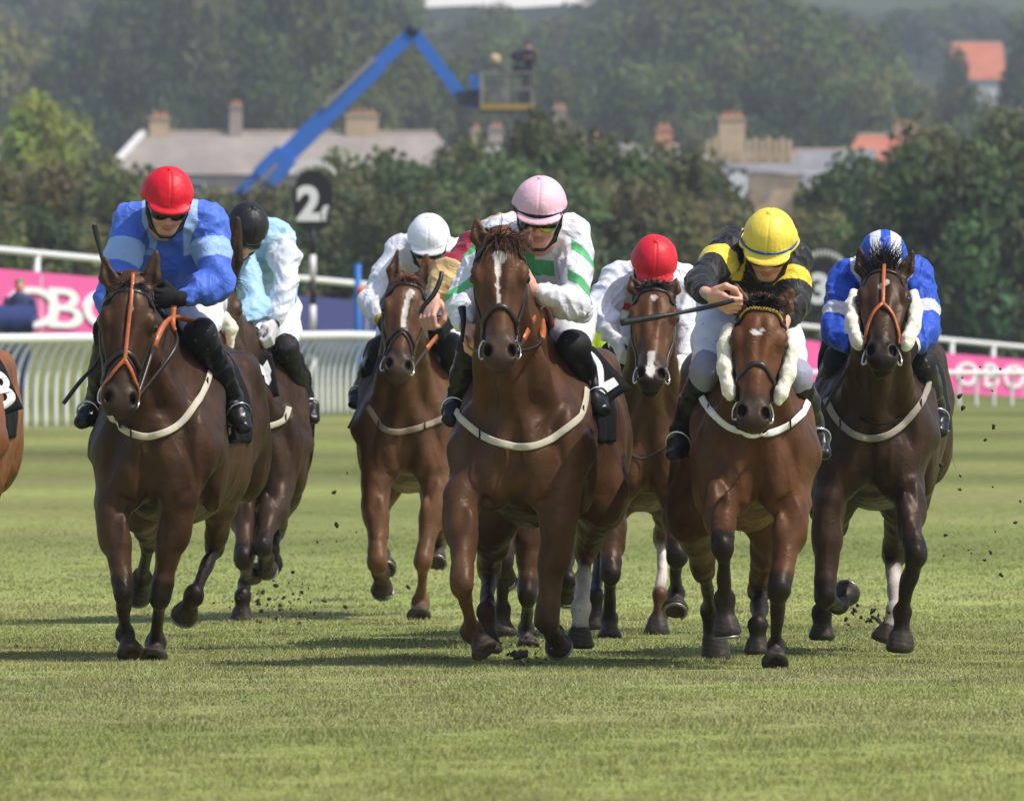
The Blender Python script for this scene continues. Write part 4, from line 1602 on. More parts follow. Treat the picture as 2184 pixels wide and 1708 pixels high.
M['rail'] = mat_flat('white_rail_plastic', (.80, .80, .78), .45, .05, 6)
M['pink'] = mat_flat('pink_hoarding', srgb(226, 92, 158), .6, .05, 1.5)
M['navy'] = mat_flat('navy_hoarding', srgb(62, 66, 122), .6, .08, 1.5)
M['navycloth'] = mat_flat('navy_cloth', srgb(38, 52, 104), .75, .15, 2)
M['letter'] = mat_flat('white_lettering', (.80, .80, .80), .6, .04, 4)
M['signblack'] = mat_flat('black_board', (.015, .015, .016), .5, .1, 4)
M['stone'] = mat_flat('sandstone', srgb(206, 178, 142), .9, .4, 1.3)
M['stonegrey'] = mat_flat('weathered_stone', srgb(176, 160, 146), .9, .25, 1.4)
M['slate'] = mat_flat('slate_roof', srgb(134, 132, 136), .75, .5, .5)
M['tileroof'] = mat_flat('brown_tile_roof', srgb(150, 140, 132), .85, .5, .45)
M['pantile'] = mat_flat('orange_pantile_roof', srgb(184, 112, 88), .85, .35, .6)
M['render'] = mat_flat('white_render', (.78, .77, .74), .9, .08, 1.5)
M['glass'] = mat_plain('window_glass', (.03, .035, .04), rough=.12, spec=.6)
M['pot'] = mat_flat('clay_pots', srgb(214, 150, 112), .85, .2, 5)
M['boom'] = mat_flat('blue_boom_paint', srgb(44, 116, 206), .4, .1, .6, .5)
M['boomdark'] = mat_flat('dark_machine_parts', (.03, .035, .045), .5, .2, 2)
M['cage'] = mat_flat('grey_cage_steel', srgb(158, 152, 142), .5, .2, 3)
M['yellow'] = mat_flat('yellow_toe_board', srgb(176, 146, 66), .5, .1, 3)
M['bluepost'] = mat_flat('blue_post', srgb(44, 112, 190), .5, .1, 3)
M['orange'] = mat_flat('orange_cloth', srgb(240, 120, 50), .7, .1, 5)
M['tyre'] = mat_flat('tyre_rubber', (.02, .02, .02), .8, .1, 5)


def fence_line(ctrl, step):
    P = spline([np.array((W(x, 900, Y)[0], Y, 0)) for x, Y in ctrl], 30)
    d = np.concatenate([[0], np.cumsum(np.linalg.norm(np.diff(P[:, :2], axis=0), axis=1))])
    n = int(d[-1] / step)
    return np.stack([np.interp(np.arange(n + 1) * step, d, P[:, i]) for i in range(3)], 1)


def running_rail(ctrl, step, ht, label, lean=.26, r=.064):
    P = fence_line(ctrl, step)
    t = thing('running_rail', (P[0][0], P[0][1], float(ground_z(P[0][0], P[0][1]))), label, 'rail')
    top, rest = [], MB()
    posts = []
    for i, p in enumerate(P):
        z = float(ground_z(p[0], p[1]))
        d = unit(P[min(i + 1, len(P) - 1)] - P[max(i - 1, 0)])
        sd = np.array((d[1], -d[0], 0))
        sd = sd if sd[0] > 0 else -sd
        pts = [np.array((p[0], p[1], z - .1)), np.array((p[0], p[1], z + ht * .45)), np.array((p[0], p[1], z + ht * .66)) + sd * lean * .14,
               np.array((p[0], p[1], z + ht * .86)) + sd * lean * .48, np.array((p[0], p[1], z + ht)) + sd * lean]
        top.append(pts[-1])
        posts.append((p, pts))
    order = sorted(range(len(posts)), key=lambda i: (not (-1.05 < posts[i][0][0] / (.0413 * posts[i][0][1]) < 1.05), posts[i][0][1]))
    near = set(order[:96])
    for i, (p, pts) in enumerate(posts):
        if i in near:
            MB().tube(spline(pts, 3), .029, n=7).build('post', M['rail'], t, smooth=True)
        else:
            rest.tube(spline(pts, 3), .029, n=7)
    if rest.V:
        o = rest.build('posts', M['rail'], t, smooth=True)
        o['kind'] = 'stuff'
    mb = MB()
    mb.tube(top, r, n=10)
    mb.build('top_rail', M['rail'], t, smooth=True)
    return t


running_rail([(-760, 128), (-220, 145), (20, 154), (230, 161), (600, 173), (800, 183), (1200, 200)], .74, 1.12, 'white plastic running rail with closely set curved posts behind the left runners')
running_rail([(1380, 212), (1700, 218), (2000, 223), (2360, 228), (2900, 236)], .62, .60, 'low white rail in front of the pink hoarding at the far right', lean=.08, r=.045)

HO = lambda x: 200 + 90 * x / 2184.0


def far_rail():
    P = [W(x, 533 + .095 * x, HO(x) + 9) for x in range(-900, 3200, 60)]
    t = thing('post_and_rail_fence', (P[0][0], P[0][1], float(ground_z(P[0][0], P[0][1]))), 'long white post and rail fence running above the hoardings', 'fence')
    mb = MB(); mb.tube(P, .060, n=8); mb.build('top_rail', M['rail'], t, smooth=True)
    for x in (-860, -700, -540, -400, -260, -120, 78, 232, 420, 610, 790, 980, 1180, 1390, 1500, 1650, 1790, 1930, 2030, 2118, 2230, 2340, 2470, 2600, 2740, 2880, 3020, 3150):
        p = W(x, 533 + .095 * x, HO(x) + 9)
        z = float(ground_z(p[0], p[1]))
        mb = MB(); mb.tube([(p[0], p[1], z - .2), (p[0], p[1], p[2])], .06, n=8)
        mb.build('post', M['rail'], t, smooth=True)


far_rail()


def hoarding(xa, xb, mat, label, letters=()):
    n = 10
    xs = np.linspace(xa, xb, n + 1)
    mb = MB()
    V, F = [], []
    for x in xs:
        for dy in (0, .05):
            V.append(W(x, 573 + .089 * x, HO(x) + dy)); V.append(W(x, 703 + .066 * x, HO(x) + dy))
    for i in range(n):
        a = i * 4
        F += [(a, a + 1, a + 5, a + 4), (a + 2, a + 6, a + 7, a + 3), (a, a + 4, a + 6, a + 2), (a + 1, a + 3, a + 7, a + 5)]
    F += [(0, 2, 3, 1), (n * 4, n * 4 + 1, n * 4 + 3, n * 4 + 2)]
    mb.add(V, F)
    xm = (xa + xb) / 2
    p = W(xm, 700 + .066 * xm, HO(xm))
    t = thing('hoarding', p, label, 'hoarding')
    mb.build('board', mat, t)
    for ch, lx, ly, hgt in letters:
        V, F = text_mesh(ch, 1.0, .012, .012)
        hh = V[:, 1].max() - V[:, 1].min()
        k = hgt / hh
        d = W(lx + 40, 0, HO(lx + 40)) - W(lx, 0, HO(lx)); d[2] = 0; d = unit(d)
        c = W(lx, ly, HO(lx)) + np.array((d[1], -d[0], 0)) * .03
        wpx = 1 / max(abs(d[0]), .05)
        Vw = [c + d * v[0] * k * min(wpx, 1.0 / max(abs(d[0]), .12)) + np.array((0, 0, 1)) * (v[1] - (V[:, 1].max() + V[:, 1].min()) / 2) * k + np.array((d[1], -d[0], 0)) * v[2] for v in V]
        mesh_obj('letter', Vw, F, M['letter'], t, smooth=False)
    for x in np.linspace(xa + 20, xb - 20, max(2, int((xb - xa) / 150))):
        b = W(x, 700 + .066 * x, HO(x) + .12)
        z = float(ground_z(b[0], b[1]))
        tp = W(x, 580 + .089 * x, HO(x) + .12)
        MB().beam((b[0], b[1], z - .2), (b[0], b[1], tp[2]), .08, .08).build('support_post', M['rail'], t)
    return t
# ------------------------------------------------------------------ the runners
BAY = dict(coat=(.066, .0300, .0145), leg=(.012, .009, .008), hoof=(.035, .029, .026), muzzle=(.030, .020, .016), ear=(.035, .022, .016), mane=(.010, .008, .008))
DBAY = dict(BAY, coat=(.038, .0205, .0128), muzzle=(.018, .013, .012), ear=(.02, .014, .011))
CHEST = dict(coat=(.088, .0385, .0175), leg=(.055, .026, .015), hoof=(.045, .034, .027), muzzle=(.055, .034, .026), ear=(.05, .028, .019), mane=(.075, .028, .015), sock=(.52, .46, .42))
RBAY = dict(BAY, coat=(.090, .0365, .0155))

HORSES = {}
HORSES['blue'] = make_horse(dict(Y=50.9, seed=11, pal=dict(BAY, coat=(.054, .0262, .0138)), label='bay racehorse with a thin orange strap down its face, under the jockey in blue',
    cx=325, cb=1118, hw=134, rx=440, poll=(282, 596), lip=(252, 884), yaw=7, roll=-.03, ears=[(222, 553), (333, 536)], hs=1.04, nbx=.02, nw=1.0,
    legs=[dict(k='fl', p=[(240, 1075), (261, 1264), (268, 1350), (281, 1398)], s='-+-', d=.05),
          dict(k='fr', p=[(382, 1062), (341, 1272), (331, 1372), (326, 1410)], s='-+-', d=.02),
          dict(k='hl', p=[(305, 1060), (318, 1150), (303, 1232), (294, 1272)], s='+++', d=.95),
          dict(k='hr', p=[(478, 1010), (459, 1165), (414, 1268), (392, 1316)], s='+-+', d=1.0)],
    cheeker=True, cheeker_split=.37, flash=True, white=[(.135, .004, .016, .010, .5), (.165, .002, .014, .007, .5)], face=(1.05, 1.02, 1.0),
    fln=150, forelock=(.4, .06, .55), girth=[dict(p=[(236, 884), (262, 914), (310, 931), (362, 918), (404, 882), (434, 832), (446, 796), (452, 760)])],
    reins=[dict(s=1, p=[(372, 745, -.25), (368, 690, -.05), (371, 650, .0)], grip=.55), dict(s=1, p=[(352, 690, -.1), (420, 684, .2), (470, 664, .5)], grip=.2)],
    cloth_y=(.40, 1.05), cloth_z=.92))
HORSES['pink'] = make_horse(dict(Y=49.8, seed=12, pal=dict(CHEST, coat=(.076, .0345, .0165)), label='leading chestnut racehorse with a white blaze and one white hind sock',
    cx=1105, cb=1120, hw=147, rx=1196, poll=(1066, 500), lip=(1066, 783), yaw=0, roll=.01, ears=[(1016, 470), (1130, 492)], hs=1.02,
    legs=[dict(k='fl', p=[(985, 1062), (986, 1246), (1006, 1345), (1040, 1392)], s='-+-', d=.0, c=(0, 0), cf=1),
          dict(k='fr', p=[(1188, 1110), (1167, 1322), (1182, 1352), (1192, 1380)], s='-++', d=.0, c=(1, 1)),
          dict(k='hl', p=[(1050, 1105), (1042, 1215), (1038, 1303), (1044, 1396)], s='+-0', d=.9),
          dict(k='hr', p=[(1285, 1055), (1250, 1175), (1239, 1295), (1236, 1386)], s='+-0', d=.9, c=(0, 4), cf=4, L=(.46, .38, .2), t=1.1, sock=.45)],
    white=[(.118, -.002, .030, .026, .30), (.165, -.006, .040, .012, .5), (.23, -.006, .060, .0055, 1.2), (.28, -.005, .03, .005, 1.2)], face=(1.1, 1.02, 1.0),
    forelock=(.5, .11, .55), girth=[dict(p=[(955, 830), (966, 860), (985, 892), (1030, 930), (1105, 953), (1170, 940), (1232, 893), (1246, 862), (1250, 830)])],
    reins=[dict(s=1, p=[(1150, 735, -.2), (1157, 690, .0), (1140, 640, .05)], grip=.45), dict(s=1, p=[(1156, 655, .1), (1176, 690, .3), (1180, 730, .4)], grip=.1), dict(s=-1, p=[(1000, 740, -.2), (985, 700, .05)], grip=.5)],
    cloth_y=(.40, 1.15), cloth_z=.98, noseband=.335))
HORSES['yellow'] = make_horse(dict(Y=49.4, seed=13, pal=RBAY, label='bay racehorse with white sheepskin cheek pieces and a yellow patterned browband',
    cx=1614, cb=1128, hw=122, rx=1570, poll=(1626, 642), lip=(1604, 914), yaw=2, roll=-.03, ears=[(1570, 610), (1686, 622)], hs=1.0,
    legs=[dict(k='fl', p=[(1536, 1062), (1542, 1166), (1544, 1278), (1551, 1358)], s='-+0', d=.0, L=(.40, .25, .2)),
          dict(k='fr', p=[(1690, 1072), (1661, 1256), (1655, 1378), (1654, 1420)], s='-+-', d=.05),
          dict(k='hl', p=[(1478, 1090), (1500, 1215), (1517, 1300), (1528, 1412)], s='++0', d=1.0),
          dict(k='hr', p=[(1648, 1110), (1622, 1258), (1617, 1330), (1616, 1398)], s='+-0', d=.8)],
    fleece=True, browcol=(.62, .38, .06), white=[(.165, -.012, .011, .020, .5), (.15, .006, .008, .010, .5)], face=(1.15, 1.05, 1.0),
    forelock=(.1, .075, .9), fln=300, fdroop=.7, girth=[dict(p=[(1494, 836), (1504, 860), (1528, 888), (1565, 915), (1612, 926), (1660, 917), (1708, 884), (1722, 858)], c=srgb(225, 222, 222))],
    cloth_y=(.38, 1.1), cloth_z=.92, noseband=.31))
HORSES['stripe'] = make_horse(dict(Y=52.0, seed=14, pal=DBAY, label='dark bay racehorse with white sheepskin cheek pieces and an orange nose strap',
    cx=1858, cb=1085, hw=134, rx=1897, poll=(1886, 572), lip=(1880, 780), yaw=-2, roll=.0, ears=[(1832, 532), (1946, 538)], hs=1.0,
    legs=[dict(k='fl', p=[(1768, 1075), (1761, 1272), (1790, 1290), (1806, 1262)], s='-++', d=.0),
          dict(k='fr', p=[(1934, 1040), (1950, 1182), (1925, 1305), (1918, 1392)], s='-+0', d=.0, L=(.4, .29, .18)),
          dict(k='hl', p=[(1775, 1060), (1768, 1180), (1753, 1306), (1753, 1366)], s='+-0', d=.85),
          dict(k='hr', p=[(1935, 1060), (1905, 1180), (1910, 1300), (1884, 1372)], s='+-0', d=.9, c=(1, 4), cf=4, L=(.46, .38, .2), sock=.35)],
    fleece=True, cheeker=True, cheeker_split=.27, noseband=0, white=[(.13, .012, .014, .008, .6), (.15, -.012, .018, .006, .6)], face=(1.2, 1.1, 1.0),
    forelock=(-.02, .13, 1.7), fln=240, fdroop=.2, girth=[dict(p=[(1762, 852), (1785, 895), (1830, 930), (1880, 932), (1930, 902), (1972, 842), (1980, 812)], c=srgb(150, 140, 128)), dict(p=[(1835, 890), (1875, 904), (1925, 893)], w=.010, c=BLACK)],
    cloth_y=(.40, 1.1), cloth_z=.95))
HORSES['white'] = make_horse(dict(Y=61.9, seed=15, pal=dict(CHEST, coat=(.098, .045, .021)), label='chestnut racehorse with a long white blaze, ridden by the jockey in the white cap',
    cx=866, cb=1048, hw=104, rx=880, poll=(872, 592), lip=(846, 806), yaw=6, roll=-.03, ears=[(848, 533), (909, 545)], hs=1.02, q=1.1,
    legs=[dict(k='fl', p=[(802, 1040), (803, 1200), (812, 1222), (817, 1262)], s='-++', d=.0, c=(0, 1), L=(.42, .29, .15)),
          dict(k='fr', p=[(930, 1045), (903, 1196), (897, 1285), (895, 1318)], s='-+-', d=.0, c=(0, 0)),
          dict(k='hl', p=[(815, 1030), (800, 1120), (815, 1180), (822, 1215)], s='++-', d=.95),
          dict(k='hr', p=[(930, 1020), (945, 1110), (935, 1160), (930, 1200)], s='++-', d=.95)],
    white=[(.12, .012, .030, .020, .3), (.18, .004, .06, .011, .6), (.25, .0, .06, .012, .6)], face=(1.1, 1.02, 1.0), flash=True, fln=110,
    forelock=(.2, .07, .6), girth=[dict(p=[(786, 868), (815, 912), (850, 921), (900, 910), (944, 893)], w=.03, c=srgb(150, 132, 118))],
    reins=[dict(s=1, p=[(928, 722, -.1), (960, 700, .1), (985, 690, .2)], grip=.2)], cloth_y=(.42, 1.05), cloth_z=1.0))
HORSES['red'] = make_horse(dict(Y=56.5, seed=16, pal=BAY, label='bay racehorse with a white star and snip behind the outstretched whip',
    cx=1380, cb=1088, hw=112, rx=1370, poll=(1396, 606), lip=(1388, 826), yaw=0, roll=.02, ears=[(1347, 590), (1443, 594)], hs=1.0, q=1.1,
    legs=[dict(k='fl', p=[(1306, 1060), (1302, 1222), (1298, 1318), (1297, 1368)], s='-+-', d=.05),
          dict(k='fr', p=[(1440, 1050), (1441, 1186), (1442, 1265), (1440, 1304)], s='-+-', d=.05),
          dict(k='hl', p=[(1300, 1060), (1280, 1170), (1270, 1270), (1270, 1345)], s='+-0', d=.9),
          dict(k='hr', p=[(1430, 1050), (1416, 1150), (1408, 1268), (1403, 1358)], s='+-0', d=.9, c=(1, 4), cf=0, L=(.46, .38, .2))],
    white=[(.105, .0, .014, .016, .5), (.42, .0, .05, .016, .9), (.50, .004, .03, .024, .9)], face=(1.25, 1.1, 1.0), noseband=0, fln=170,
    forelock=(.0, .065, .8), girth=[dict(p=[(1330, 960), (1368, 978), (1408, 960), (1432, 935)], w=.012, c=(.06, .04, .03))], cloth_y=(.42, 1.05), cloth_z=1.0))
HORSES['black'] = make_horse(dict(Y=60.7, seed=17, pal=DBAY, label='dark bay racehorse with a sheepskin noseband, half hidden behind the jockey in blue',
    cx=556, cb=1078, hw=94, rx=566, poll=(474, 590), lip=(452, 778), yaw=28, roll=.05, ears=[(440, 520), (506, 466)], hs=1.0, poll_d=-.55, q=1.1,
    legs=[dict(k='fl', p=[(520, 1060), (521, 1190), (528, 1232), (538, 1222)], s='-++', d=.0),
          dict(k='fr', p=[(592, 1050), (562, 1165), (566, 1190), (569, 1216)], s='-++', d=.0),
          dict(k='hl', p=[(545, 1060), (526, 1180), (518, 1270), (515, 1328)], s='+-0', d=.85),
          dict(k='hr', p=[(600, 1040), (590, 1130), (580, 1172), (577, 1206)], s='+-+', d=.9)],
    nosefleece=True, fln=80, cheeker=True, girth=[dict(p=[(545, 914), (575, 908), (605, 895), (616, 870)], w=.03)],
    reins=[dict(s=1, p=[(520, 700, -.2), (545, 720, .1)], grip=.3)], cloth_y=(.30, 1.05), cloth_z=.98))
HORSES['tan'] = make_horse(dict(Y=54.0, seed=18, pal=BAY, label='bay racehorse hidden behind the leading chestnut, only its dark legs showing below',
    cx=1120, cb=1080, hw=105, rx=1150, poll=(1085, 600), lip=(1085, 800), yaw=0, ears=[(1060, 575), (1110, 575)], hs=.95, q=1.3,
    legs=[dict(k='fl', p=[(1072, 1060), (1070, 1200), (1072, 1300), (1074, 1358)], s='-+-', d=.05),
          dict(k='fr', p=[(1130, 1080), (1126, 1268), (1122, 1340), (1126, 1388)], s='-+-', d=.05),
          dict(k='hl', p=[(1085, 1060), (1080, 1150), (1080, 1190), (1078, 1240)], s='+-+', d=.9),
          dict(k='hr', p=[(1200, 1060), (1212, 1160), (1210, 1235), (1210, 1275)], s='+-+', d=.9)], fln=40, girth=[]))
HORSES['edge'] = make_horse(dict(Y=53.0, seed=19, pal=dict(BAY, coat=(.20, .075, .03)), label='orange bay racehorse cut off by the left edge, only its flank and number cloth showing',
    cx=-130, cb=1100, hw=130, rx=-85, poll=(-160, 620), lip=(-165, 850), yaw=0, ears=[(-200, 570), (-130, 570)], hs=1.0, q=1.3,
    legs=[dict(k='fl', p=[(-220, 1060), (-215, 1240), (-210, 1330), (-205, 1388)], s='-+-', d=.05),
          dict(k='fr', p=[(-70, 1060), (-80, 1250), (-80, 1340), (-78, 1388)], s='-+-', d=.05),
          dict(k='hl', p=[(-180, 1040), (-170, 1160), (-165, 1270), (-160, 1340)], s='+-+', d=.9),
          dict(k='hr', p=[(-40, 1000), (-55, 1150), (-65, 1260), (-70, 1340)], s='+-+', d=1.0)], fln=40, girth=[], cloth_y=(.42, 1.35), cloth_z=1.02))

CLOTHC = srgb(22, 22, 25)
flap(HORSES['pink']['obj'], [(1215, 728, 50.18), (1266, 738, 50.30), (1344, 828, 50.36), (1258, 892, 50.16)], M['cloth'], CLOTHC, ('2', .30, .55, .08, .75))
flap(HORSES['edge']['obj'], [(-30, 778, 53.22), (8, 780, 53.35), (47, 872, 53.38), (-20, 898, 53.2)], M['cloth'], CLOTHC, ('8', .20, .72, .12, .76))
flap(HORSES['black']['obj'], [(530, 745, 60.62), (580, 752, 60.62), (596, 845, 60.58), (545, 850, 60.55)], M['cloth'], CLOTHC, None, [(.34, .28), (.50, .34), (.74, .18), (.84, .42), (.76, .52), (.78, .62), (.64, .74), (.52, .68), (.50, .52), (.42, .52)])
flap(HORSES['blue']['obj'], [(446, 830, 51.2), (490, 840, 51.28), (502, 938, 51.28), (460, 942, 51.2)], M['cloth'], CLOTHC, None, [(.72, .45), (.86, .42), (.82, .85), (.74, .90)])
WHITE = np.array(srgb(222, 222, 232))


def stripes(V, cols):
    return cols


def j_blue(ids, t, tx, tz, ty, V):
    B1, B2 = np.array(srgb(76, 112, 212)), np.array(srgb(150, 182, 232))
    c = np.tile(B1, (len(V), 1))
    up = (ids == 1) | (ids == 3)
    c[up & (t > .34) & (t < .66)] = B2
    br = (ids == 0) | (ids == 5)
    ep = br & (np.abs(np.abs(tx) - .085) < .030) & (tz > -.14)
    c[ep] = B2
    c[(ids == 5)] = B1 * .95
    return c


def j_white(ids, t, tx, tz, ty, V):
    return np.tile(WHITE, (len(V), 1))


def j_lightblue(ids, t, tx, tz, ty, V):
    c = np.tile(np.array(srgb(160, 198, 228)), (len(V), 1))
    c[ids == 4] = np.array(srgb(222, 226, 240))  # right forearm whitened: sunlight on the sleeve painted into the silk colour
    a = np.clip(t * 1.6, 0, 1)[:, None]
    m = ids == 3
    c[m] = (np.array(srgb(186, 214, 232)) * (1 - a) + np.array(srgb(222, 226, 240)) * a)[m]  # right upper sleeve fades towards the same painted sunlit white
    return c


def j_green(ids, t, tx, tz, ty, V):
    g = np.array(srgb(92, 180, 118))
    c = np.tile(WHITE, (len(V), 1))
    br = ids == 0
    c[br & (np.abs(tx + .045) < .042) & (tz < -.06)] = g
    c[br & (np.abs(tx - .030) < .048) & (np.abs(tz + .135) < .032)] = g
    c[br & (np.abs(tx - .085) < .040) & (np.abs(tz + .275) < .026)] = g
    for i in (1, 3):
        m = ids == i
        dx = V[:, 0] - V[m, 0].mean()
        s_ = 1 if i == 3 else -1
        tt = t - 2.6 * dx * s_
        c[m & (tt > .24) & (tt < .38) & (dx * s_ > -.035)] = g
        c[m & (tt > .68) & (tt < .82) & (dx * s_ > -.045)] = g
    return c


def j_black(ids, t, tx, tz, ty, V):
    k, y = np.array((.013, .012, .013)), np.array(srgb(236, 212, 70))
    c = np.tile(k, (len(V), 1))
    up = (ids == 1) | (ids == 3)
    c[up & (t > .32) & (t < .62)] = y
    br = ids == 0
    c[br & (np.abs(np.abs(tx) - .075) < .020) & (tz > -.10)] = y
    c[br & ((tx / .05) ** 2 + ((tz + .20) / .028) ** 2 < 1)] = y * .5
    return c


def j_stripe(ids, t, tx, tz, ty, V):
    b, w = np.array(srgb(36, 78, 186)), WHITE * .92
    c = np.tile(b, (len(V), 1))
    up = (ids == 1) | (ids == 3)
    c[up & (t > .60) & (t < .80)] = w
    br = (ids == 0)
    c[br & (np.abs(np.abs(tx) - .105) < .028) & (tz > -.2)] = w
    c[(ids == 5)] = w
    return c


def j_tan(ids, t, tx, tz, ty, V):
    g, m_ = np.array(srgb(206, 172, 118)), np.array(srgb(140, 20, 48))
    c = np.tile(g, (len(V), 1))
    c[((ids == 1)) & (t > .42)] = m_
    c[((ids == 2)) & (t < .06)] = m_
    return c


def j_red(ids, t, tx, tz, ty, V):
    c = np.tile(WHITE, (len(V), 1))
    br = ids == 0
    d1 = tz + .19 + .6 * tx
    c[br & (np.abs(d1) < .022) & (tx < -.02)] = np.array(srgb(196, 40, 50))
    c[br & (d1 > .022) & (d1 < .065) & (tx < -.005) & (tx > -.09)] = np.array(srgb(40, 70, 140))
    return c


def cap1(a, b=None, rim=None):
    def f(ids, an, lz, ph, V):
        c = np.tile(np.array(a, float), (len(V), 1))
        if b is not None:
            c[(np.floor((an / (2 * math.pi) * 12) + .5) % 2 == 0) & (ids == 0)] = b
        if rim is not None: c[ids == 2] = rim
        return c
    return f


def cap_stripes(ids, an, lz, ph, V):
    x = V[:, 0] - (V[:, 0].max() + V[:, 0].min()) / 2
    w = np.floor((x + .0 + .021 * .0) / .043 + .25) % 2 == 0
    return np.where(w[:, None], np.array(srgb(46, 84, 190)), WHITE * .92)


def yellow_stocking(ids, V, kn, hip, cols):
    for i in (0, 1):
        m = ids == 1 + i
        d = kn[i] - hip
        t = ((V - hip) @ d) / np.dot(d, d)
        cols[m & (t > .93)] = np.array(srgb(150, 150, 172))
    return cols


def black_knee(ids, V, kn, hip, cols):
    for i in (0, 1):
        m = ids == 1 + i
        d = kn[i] - hip
        t = ((V - hip) @ d) / np.dot(d, d)
        cols[m & (t > .95)] = np.array((.013, .013, .014))
    return cols


GLV = np.array((.012, .012, .013))
JK = {}
JK['blue'] = make_jockey(dict(Y=50.9, seed=41, label='jockey in blue silks and a red cap with dark goggles, leaning over a bay horse', jersey=j_blue, cap=cap1(srgb(216, 26, 46)),
    hd=(360, 408, .02), rot=(30, 6, 3), sh=[(282, 470), (444, 472)], el=[(246, 622, .1), (462, 606, .12)], ha=[(232, 690, -.02), (372, 643, 0)], bulk=1.12,
    hip=(385, 640, .60), kn=[(238, 700), (428, 712)], an=[(206, 862), (494, 850)], toe=[(176, 886), (520, 896)],
    hand=[dict(glove=GLV), dict(glove=GLV, a=(-1, -.25, .05), b=(0, -.2, 1))], breech_fn=black_knee, hk=.98, gore0=.0))
JK['pink'] = make_jockey(dict(Y=49.8, seed=42, label='leading jockey in white silks with green patches, pale pink cap and rainbow goggles', jersey=j_green, cap=cap1(srgb(236, 190, 204)),
    hd=(1152, 430, .02), rot=(26, -4, 3), sh=[(1062, 500), (1222, 500)], el=[(985, 640, .1), (1232, 656, .1)], ha=[(992, 702, -.05), (1132, 616, -.02)],
    hip=(1172, 672, .60), kn=[(1010, 742), (1222, 740)], an=[(978, 850), (1252, 830)], toe=[(962, 880), (1284, 858)],
    hand=[dict(a=(.25, -.5, -.8), b=(.3, -.4, .8)), dict(a=(-.8, -.4, .35), b=(0, -.2, 1))], breeches=srgb(236, 232, 244), breech_fn=black_knee, hk=1.0,
    band=((.01, .01, .012), .022, .017), cap_z=.010, goggle_fn=lambda x, z: np.where((z < -.005)[:, None], np.stack([np.clip(1.2 - np.abs(x - .012) * 22, 0, 1) + 0 * x, np.clip(1.1 - np.abs(x - .034) * 22, 0, 1), np.clip((x - .05) * 22, 0, .9)], 1) * .8 + .01, .008)))
JK['yellow'] = make_jockey(dict(Y=49.4, seed=43, label='jockey in black and yellow silks with a yellow cap, holding a whip out sideways', jersey=j_black, cap=cap1(srgb(240, 214, 84)),
    hd=(1640, 502, .02), rot=(34, -6, 5), sh=[(1558, 530), (1688, 556)], el=[(1494, 600, -.10), (1692, 650, .12)], ha=[(1508, 630, -.36), (1672, 690, .0)], bulk=1.05,
    hip=(1590, 650, .7), kn=[(1508, 790), (1694, 800)], an=[(1456, 920), (1732, 905)], toe=[(1440, 955), (1754, 950)],
    hand=[dict(a=(.85, -.35, -.4), b=(-.25, -.35, .9), k=1.05), dict()], breeches=srgb(226, 226, 242), breech_fn=yellow_stocking, hk=1.0, knee_end=.32,
    band=(srgb(40, 84, 156), .024, .010), rim=.007, cap_z=.004, peak_r=(.094, .062, .011)))
JK['stripe'] = make_jockey(dict(Y=52.0, seed=44, label='jockey in blue silks with a blue and white striped cap, head hidden behind the horse', jersey=j_stripe, cap=cap_stripes,
    hd=(1883, 548, .10), rot=(48, 0, 0), sh=[(1808, 592), (1954, 590)], el=[(1784, 705, .1), (1976, 700, .1)], ha=[(1826, 748, -.05), (1945, 742, -.05)], bulk=1.05,
    hip=(1885, 690, .75), kn=[(1790, 770), (1962, 775)], an=[(1762, 860), (1992, 866)], toe=[(1748, 900), (2004, 905)],
    hand=[dict(glove=GLV), dict(glove=GLV, cuff=np.array(srgb(200, 196, 190)))], breeches=(.013, .013, .014), hk=.98))
JK['white'] = make_jockey(dict(Y=61.9, seed=45, label='jockey in plain white silks and a white cap, behind the chestnut with the long blaze', jersey=j_white, cap=cap1(srgb(238, 238, 246)),
    hd=(914, 500, .02), rot=(36, -2, 2), sh=[(852, 536), (976, 540)], el=[(790, 640, .1), (1000, 640, .1)], ha=[(816, 690, -.02), (955, 690, 0)], bulk=1.05,
    hip=(915, 660, .72), kn=[(815, 745), (960, 740)], an=[(775, 825), (985, 830)], toe=[(757, 850), (1000, 850)],
    hand=[dict(glove=GLV, cuff=np.array(srgb(170, 140, 60))), dict(glove=GLV, cuff=np.array(srgb(220, 220, 220)))], breech_fn=black_knee, hk=.98))
JK['tan'] = make_jockey(dict(Y=53.2, seed=46, label='jockey in tan silks with a maroon sleeve band, mostly hidden behind the leading jockey', jersey=j_tan, cap=cap1((.3, .05, .1)),
    hd=(1140, 490, .05), rot=(30, 0, 0), sh=[(1048, 505), (1170, 505)], el=[(966, 578, .0), (1180, 620, .1)], ha=[(918, 640, -.14), (1140, 680, .0)], bulk=1.15,
    hip=(1140, 640, .72), kn=[(1060, 720), (1190, 720)], an=[(1050, 820), (1200, 820)], toe=[(1045, 850), (1205, 850)],
    hand=[dict(a=(-.2, -.5, -.85), b=(.75, -.5, .2), k=1.1), dict()], breeches=srgb(220, 220, 225), hk=.95))
JK['red'] = make_jockey(dict(Y=56.5, seed=47, label='jockey in white silks and a red cap, crouched behind the bay with a white star', jersey=j_red, cap=cap1(srgb(214, 36, 52)),
    hd=(1396, 552, .02), rot=(42, 2, 4), sh=[(1322, 596), (1458, 600)], el=[(1276, 660, .12), (1476, 710, .1)], ha=[(1318, 735, .0), (1455, 775, -.02)], bulk=1.08,
    hip=(1390, 690, .72), kn=[(1330, 760), (1462, 775)], an=[(1318, 840), (1480, 850)], toe=[(1312, 870), (1490, 880)],
    hand=[dict(glove=np.array(srgb(210, 205, 200))), dict(glove=np.array(srgb(210, 205, 200)))], hk=.98, breech_fn=black_knee))
